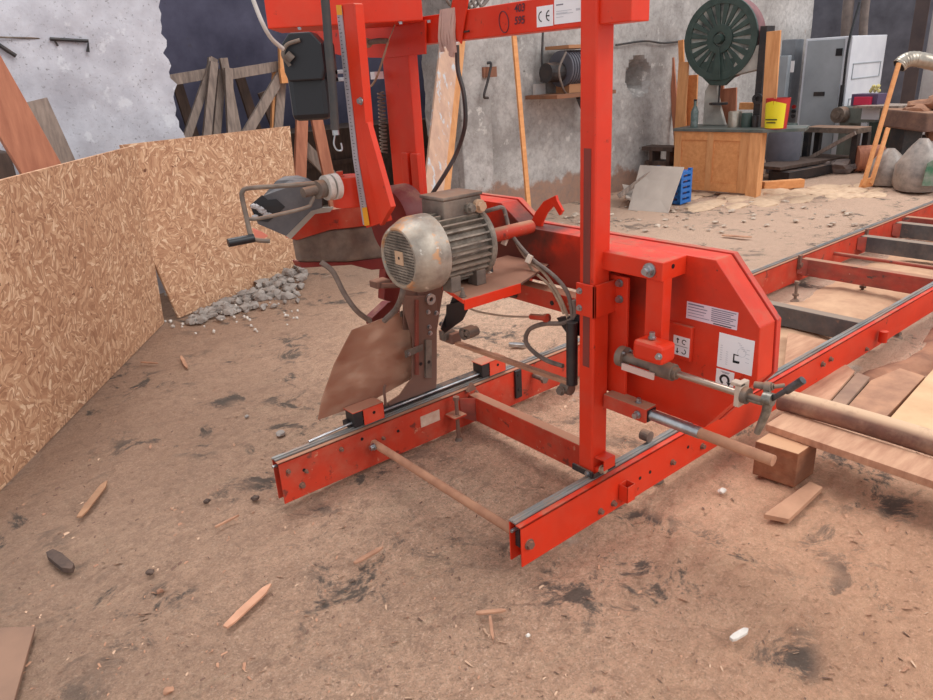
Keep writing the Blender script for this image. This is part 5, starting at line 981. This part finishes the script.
# guard sheet: see-through, dusty
mm = MB(); mm.prism(pgy([(416,306),(352,330),(334,365),(322,399),(318,420),(370,402),(413,378)], 2.43), (0,.004,0)); gs = part(mm, 'guard_sheet', guardm, label='dusty see-through plastic guard sheet')
mm = MB(); mm.prism(pgy([(400,312),(417,305),(417,310),(401,317)], 2.424), (0,.006,0)); part(mm, 'guard_bracket', dsteel, gs)
mm = MB(); mm.prism(pgy([(405,351),(423,344),(423,350),(406,358)], 2.36), (0,.006,0)); part(mm, 'guard_bracket', dsteel, gs)
for x, y in ((404,313),(412,309),(409,354)): mm = MB(); mm.hexb(gy(x,y,2.42 if y < 330 else 2.358), (0,-1,0), .006, .008); part(mm, 'bolt', steel, gs)
for dx in (0,): 
    mm = MB(); mm.prism(pgy([(372,318),(388,303),(400,300),(400,315),(385,322),(372,326)], 2.60), (0,.05,0)); mm.prism(pgy([(386,262),(404,268),(404,305),(384,300)], 2.56), (0,.05,0)); part(mm, 'lower_red_bracket', dred, bevel=.002)
mm = MB(); q = gy(380,283,2.50); mm.frame(q, X_, Y_, Z_, .07, .06, .03); mm.cyl(q+V((-.02,-.04,0)), q+V((.08,-.04,-.02)), .012); part(mm, 'pivot_link', bronze, bevel=.004)
# blade guide roller and long bar
mm = MB(); c_ = gx(450,336,1.70); mm.frame(c_, X_, Y_, Z_, .05, .09, .045); rl_ = part(mm, 'roller_block', bronze, bevel=.004)
for x, r_ in ((443,.022),(463,.026),(467,.020)): mm = MB(); c2 = gx(x,336-(x-443)*.1,1.66); mm.cyl(c2, c2+V((.05,0,0)), r_, n=20); mm.cyl(c2-V((.006,0,0)), c2, r_*.5, n=14); part(mm, 'guide_roller', dsteel, rl_, smooth=True)
mm = MB(); b0, b1 = gx(457,343,1.70), gx(571,383,1.70); mm.bar(b0, V((1.70,b1.y,b1.z)), .024, .014); for_ = part(mm, 'long_bar', dustybar, bevel=.001)
mm = MB(); q = gx(567,388,1.70); mm.cyl(q+V((0,.02,0)), q+V((0,-.02,0)), .022, n=16); mm.cyl(q+V((-.03,0,.0)), q+V((.03,0,0)), .012); mm.hexb(q+V((-.03,0,0)), (-1,0,0), .013, .014); part(mm, 'bar_joint', dsteel, for_)
cA, cB = gx(572,322,1.70), gx(572,384,1.70)
mm = MB(); mm.cyl(cA, V((cA.x,cA.y,cB.z)), .020, n=20); cyl_ = part(mm, 'black_cylinder', blackm, smooth=True)
mm = MB(); mm.prism([gx(x,y,1.715) for x, y in ((556,318),(580,316),(580,336),(568,336))], (.03,0,0)); mm.cyl(gx(569,329,1.71), gx(569,329,1.705)+V((-.01,0,0)), .008); part(mm, 'cylinder_bracket', black, cyl_, bevel=.002)
mm = MB(); q = gx(515,285,1.62)
# cables and hoses on the head
def cab(nm, pts, r_, mt, X=1.72, lab=None, dx=None):
    mm = MB(); mm.tube([gx(p[0], p[1], X+(p[2] if len(p) > 2 else 0)) for p in pts], r_, n=8); o = part(mm, nm, mt, smooth=True)
    if lab: o['label'] = lab
    return o
cab('power_cable', [(481,213,-.08),(494,209,-.06),(503,208,0),(507,220),(511,234),(530,257),(553,275),(566,290),(571,305),(573,325)], .0075, gcable)
cab('power_cable', [(513,236),(502,233,-.03),(490,237,-.08),(484,252,-.1),(485,266,-.1),(491,277,-.08)], .006, gcable, lab='looped grey cable beside the motor')
cab('power_cable', [(505,214),(512,234),(526,258),(543,272),(557,292),(566,312),(572,335),(577,348)], .0055, tcable)
cab('power_cable', [(528,262),(534,272),(548,284),(558,300),(564,314)], .005, tcable)
cab('rubber_hose', [(489,262,-.1),(491,276,-.1),(498,288,-.06),(508,293,-.02),(520,296,.05)], .012, rubber, lab='black hose with elbow')
cab('rubber_hose', [(574,300),(575,316),(563,323),(543,324),(529,330),(526,342),(535,353),(548,361),(563,366)], .0085, gcable, lab='dusty hose looping to the cylinder')
for x, y in ((490,246),(492,262),(488,275),(505,241),(529,259)):
    mm = MB(); q = gx(x, y, 1.60 if x < 500 else 1.70); mm.rbox(q, (.014,.018,.03), .3, .3, .4); part(mm, 'cable_clip', mk('pale_clip', (222,204,186), rough=.6) if 'pale_clip' not in MATS else MATS['pale_clip'], bevel=.002)
cab('thin_cable', [(466,307,-.1),(480,312,-.1),(505,316,-.05),(533,317,0)], .004, tcable)
mm = MB(); mm.cyl(gx(531,316.5,1.72), gx(547,318,1.72), .011, n=12); mm.cyl(gx(545,318,1.72), gx(548,318,1.72), .016, n=14); part(mm, 'red_connector', redd, smooth=True)
mm = MB(); mm.tube([at(321,262,2.5), at(333,272,2.5), at(344,293,2.5), at(356,310,2.5), at(370,321,2.55)], .010); part(mm, 'rubber_hose', gcable, smooth=True, label='grey hose hanging left of the motor')
mm = MB(); mm.tube([gy(404,282,2.2), gy(402,295,2.2), gy(396,309,2.25), gy(384,321,2.3)], .012); part(mm, 'rubber_hose', gcable, smooth=True, label='grey hose under the motor')
mm = MB(); mm.tube([gx(457,45,2.0), gx(458,70,2.0), gx(464,95,2.0), gx(465,125,2.0), gx(457,152,2.0), gx(445,174,1.95), gx(425,205,1.9)], .0095); part(mm, 'rubber_hose', rubber, smooth=True, label='black hose hanging from the crossbeam')
mm = MB(); mm.tube([gx(404,70,1.9), gx(413,92,1.9), gx(420,125,1.9), gx(425,195,1.9)], .009); part(mm, 'rubber_hose', tcable, smooth=True, label='tan hose behind the mast')
# ================================================================== TIMBER BESIDE THE BED
# squared block carrying the plank and the pole
c = gz(794,488); d1 = gz(752,474)-c; d2 = gz(813,474)-c; d2 = d2.normalized()*.15; hB = zat(c, 454)
print('block', c, d1, d2, hB)
tag(MB().prism([c, c+d1, c+d1+d2, c+d2], (0,0,hB)).build('timber_block', mk('brown_sawn_timber', (148,92,62), (120,76,54), scale=3, stretch=(2,2,7), rough=.8, dust=.9, dustc=(206,160,124)), bevel=.004), 'brown squared timber block under the end of the dusty plank', 'block')
zp = hB+.002
a = gz(766,424,zp+.03); b = gz(933,481,zp+.03); dd = (b-a).normalized(); sd = V((-dd.y,dd.x,0)); sd = sd if sd.x > 0 else -sd
mm = MB(); L_ = (b-a).length+1.2; mm.prism([a, a+dd*L_, a+dd*L_+sd*.16, a+sd*.16], (0,0,-.03)); tag(mm.build('long_plank', duswd, bevel=.002), 'long sawdust-covered plank resting on the brown block', 'plank')
a2 = a+sd*.085+Z_*.047; a2 = gz(776,405,zp+.03+.02); b2 = gz(933,452,zp+.05)
dd2 = (b2-a2).normalized()
mm = MB(); pts = [a2+dd2*(L_*i/9) for i in range(10)]; 
for i in range(10): pts[i] = pts[i]+V((0,0,.006*math.sin(i)))
mm.tube([p+sd*.04+Z_*.012 for p in pts], .046, n=18); tag(mm.build('dusty_pole', dustlog, smooth=True), 'dust-covered dark round pole lying along the plank', 'pole')
# boards lying under and beside the bed
def flat(name, pts, z, th, mt, lab, cat='board'):
    mm = MB(); mm.prism([gz(x, y, z) for x, y in pts], (0,0,-th)); return tag(mm.build(name, mt, bevel=.002), lab, cat, 'loose boards beside the bed' if cat == 'board' else None)
flat('floor_board', [(784,391),(826,404),(855,371),(838,359),(820,362)], .06, .03, duswd, 'short dusty board on the floor beside the rail, nearest it')
flat('floor_board', [(829,404),(843,408),(870,377),(857,372)], .05, .03, mk('grey_dusty_board', (176,142,118), (140,112,96), scale=5, rough=.95), 'narrow greyish board between two dusty boards')
flat('floor_board', [(846,408),(884,419),(925,376),(900,368),(871,380)], .04, .03, mk('sawdusty_brown_board', (190,144,114), (156,116,94), scale=9, rough=1, bump=.03), 'brown board under loose sawdust right of the narrow greyish one')
flat('floor_board', [(889,419),(975,446),(1010,352),(948,352)], .05, .03, mk('yellow_dusty_board', (220,182,142), (196,156,120), scale=4, rough=.95), 'wide yellowish board at the right edge')
flat('flat_chip_board', [(764,514),(810,481),(823,487),(789,519)], .022, .02, mk('floor_toned_plank', (196,150,120), (164,122,96), scale=5, rough=.95), 'tan board half sunk in sawdust below the timber block')
mm = MB(); W_, Hn = 70, 34; o1 = gz(812,372); 
xs_ = [o1.x+.05*i for i in range(W_)]; ys_ = [1.34-.04*j for j in range(Hn)]
for j, y in enumerate(ys_):
    for i, x in enumerate(xs_):
        e1 = min(i/10, (W_-1-i)/6, j/3, (Hn-1-j)/8, 1); mm.v.append(V((x, y, -.03+.055*e1+.035*noise.noise(V((x*1.6,y*2.4,4)))+.012*noise.noise(V((x*9,y*9,1))))))
mm.f = [(j*W_+i,j*W_+i+1,(j+1)*W_+i+1,(j+1)*W_+i) for j in range(Hn-1) for i in range(W_-1)]; mm.m = [0]*len(mm.f)
tag(mm.build('sawdust_heap', bark, smooth=True, fix=False), 'brown sawdust drifts beside the near rail', 'sawdust', kind='stuff')
under = mk('pale_sawdust_bed', (206,166,134), (182,142,114), scale=8, rough=1, bump=.03)
mm = MB(); xs_ = [2.45+i*.05 for i in range(110)]; ys_ = [1.5+j*.05 for j in range(16)]; W_ = len(xs_)
mm.v = [V((x, y, -.030+.045*(1-abs(j/7.5-1)**3)*min(1,i/8+.25*noise.noise(V((y*4,2,0))))+.02*noise.noise(V((x*3,y*3,0)))+.006*noise.noise(V((x*14,y*14,0))) )) for j, y in enumerate(ys_) for i, x in enumerate(xs_)]
mm.f = [(j*W_+i,j*W_+i+1,(j+1)*W_+i+1,(j+1)*W_+i) for j in range(len(ys_)-1) for i in range(W_-1)]; mm.m = [0]*len(mm.f)
tag(mm.build('sawdust_layer', under, smooth=True, fix=False), 'pale sawdust spread under the track bed', 'sawdust', kind='stuff')
flat('flat_plank', [(788,332),(850,345),(800,384),(782,382)], .05, .02, duswd, 'pale plank on the sawdust under the bed behind the blade housing')
flat('sheet_offcut', [(-20,628),(35,626),(14,700),(-20,720)], .02, .012, mk('brown_sheet', (146,112,92), (124,96,80), scale=4, rough=.85), 'brown flat sheet lying at the bottom left corner', 'sheet')
# splinters, stones and scraps on the earth
def chip(name, x0, y0, x1, y1, w, lab, mt=chipm, th=.008, cat='wood chip'):
    a = gz(x0, y0, .012); b = gz(x1, y1, .012); d = (b-a).normalized(); s = V((-d.y,d.x,0))*w/2; L = (b-a).length
    mm = MB(); mm.prism([a-s*.6, a+s*.6, a+d*L*.3+s, b-d*L*.12+s*.9, b+s*.15, b-s*.15, b-d*L*.2-s, a+d*L*.15-s], (0,0,-th)); mm.v = [v+V((0,0,th*.4+.0)) for v in mm.v]
    return tag(mm.build(name, mt, bevel=.0012), lab, cat, 'splinters and chips on the floor' if cat == 'wood chip' else None)
chip('wood_splinter', 225,627, 271,584, .030, 'long pink-brown splinter pointed at one end on the open floor', mk('pink_wood', (214,160,130), (184,134,106), scale=9, rough=.8))
chip('wood_splinter', 79,517, 107,481, .032, 'brown splinter lying near the foot of the strand board', mk('brown_splinter', (176,132,100), (140,104,80), scale=9, rough=.8))
chip('wood_splinter', 215,527, 239,515, .008, 'thin pale sliver on the floor left of the far rail end')
chip('wood_splinter', 354,563, 383,547, .018, 'small reddish splinter before the cross pipe')
chip('wood_splinter', 476,613, 506,610, .014, 'flat chip crossing the small stick in the foreground')
chip('wood_splinter', 490,616, 493,640, .010, 'small stick pointing to the camera under the flat chip')
chip('wood_splinter', 181,356, 187,368, .02, 'pale flake on the floor between board and rail')
chip('wood_splinter', 141,362, 158,363, .012, 'thin flake close to the corner of the boards')
chip('wood_splinter', 523,340, 530,345, .02, 'grey flake beyond the far rail', dsteel)
chip('metal_offcut', 509,344, 527,345, .035, 'short grey metal offcut on the ground beyond the far rail', steel, .02, 'metal offcut')
chip('wood_splinter', 842,237, 725,238, .04, 'long pale lath on the dusty ground beyond the bed') if False else chip('wood_splinter', 722,235, 752,237, .05, 'pale lath on the dusty ground beyond the bed')
chip('bark_piece', 50,552, 72,570, .04, 'dark bark piece at the lower left', darkw, .02, 'bark')
def rock(px, py, r, lab, mt=stone, cat='stone', i=0): p = gz(px, py); return tag(MB().blob(p+V((0,0,r*.35)), (r*1.2,r,r*.75), i+3, .25, 2).build('stone', mt, smooth=True), lab, cat, 'pebbles and clods on the floor')
rock(722,492,.014,'white round pebble left of the timber block'); rock(281,435,.020,'pale pebble left of the far rail end',rubble,i=2); rock(207,502,.012,'dark pebble left of the far rail end',darkw,i=3); rock(255,499,.014,'dark pebble just left of the rail tip',darkw,i=4)
chip('white_scrap', 731,639, 748,629, .020, 'white torn scrap on the orange sawdust', stone, .010, 'scrap')
rock(247,417,.010,'small grey pebble beyond the far rail',rubble,i=5); rock(150,573,.012,'dark clod on the open floor at the left',darkw,i=6); rock(160,592,.010,'small clod below the dark clod',bark,i=7)
rock(168,692,.012,'reddish clod at the bottom edge',chipm,i=8); rock(528,636,.006,'white speck beside the small stick',i=9)
# loose shavings, too many to count
mm = MB()
for i in range(2200):
    px, py = random.uniform(0,933), random.uniform(330,700)
    p = gz(px, py)
    if p.y > 3.2+p.x*1.1: continue
    if YN-.05 < p.y < YN+.12 and p.x > XN-.05: continue
    r_ = random.uniform(.0008,.0022)*(1+random.random()**6*1.2); a = random.uniform(0,3.14); L_ = r_*random.uniform(1,5); d = V((math.cos(a),math.sin(a),0)); s = V((-d.y,d.x,0)); z_ = hfl(p.x,p.y)+.001
    p.z = z_; mm.add([p-d*L_-s*r_, p+d*L_-s*r_, p+d*L_*.8+s*r_+V((0,0,r_)), p-d*L_*.7+s*r_+V((0,0,r_*1.5))], [(0,1,2,3)], (0,2,0,2,0,1)[i%6])
tag(mm.build('wood_shavings', [chipm, mk('pale_shaving', (206,170,142), rough=.9), mk('dark_shaving', (118,90,76), rough=.9)], fix=False), 'fine wood shavings strewn over the trodden earth', 'shavings', kind='stuff')
# ================================================================== LIGHT
sc = bpy.context.scene
w = bpy.data.worlds.new('overcast_daylight'); sc.world = w; w.use_nodes = True; w.node_tree.nodes['Background'].inputs[0].default_value = (.93,.96,1,1); w.node_tree.nodes['Background'].inputs[1].default_value = .85
def sun(nm, az, el, st, ang, col=(1,1,1)):
    l = bpy.data.lights.new(nm, 'SUN'); l.energy = st; l.angle = math.radians(ang); l.color = col; o = bpy.data.objects.new(nm, l); C.objects.link(o)
    d = V((math.cos(az)*math.cos(el), math.sin(az)*math.cos(el), math.sin(el))); o.rotation_euler = d.to_track_quat('Z','Y').to_euler(); return o
sun('daylight_from_gate', math.radians(-70), math.radians(40), 1.1, 30, (1,.97,.93)); sun('roof_daylight', math.radians(75), math.radians(66), 1.5, 22, (1,.98,.96))
sc.view_settings.view_transform = 'Standard'; sc.view_settings.look = 'None'; sc.view_settings.gamma = 1; sc.view_settings.exposure = 0.22
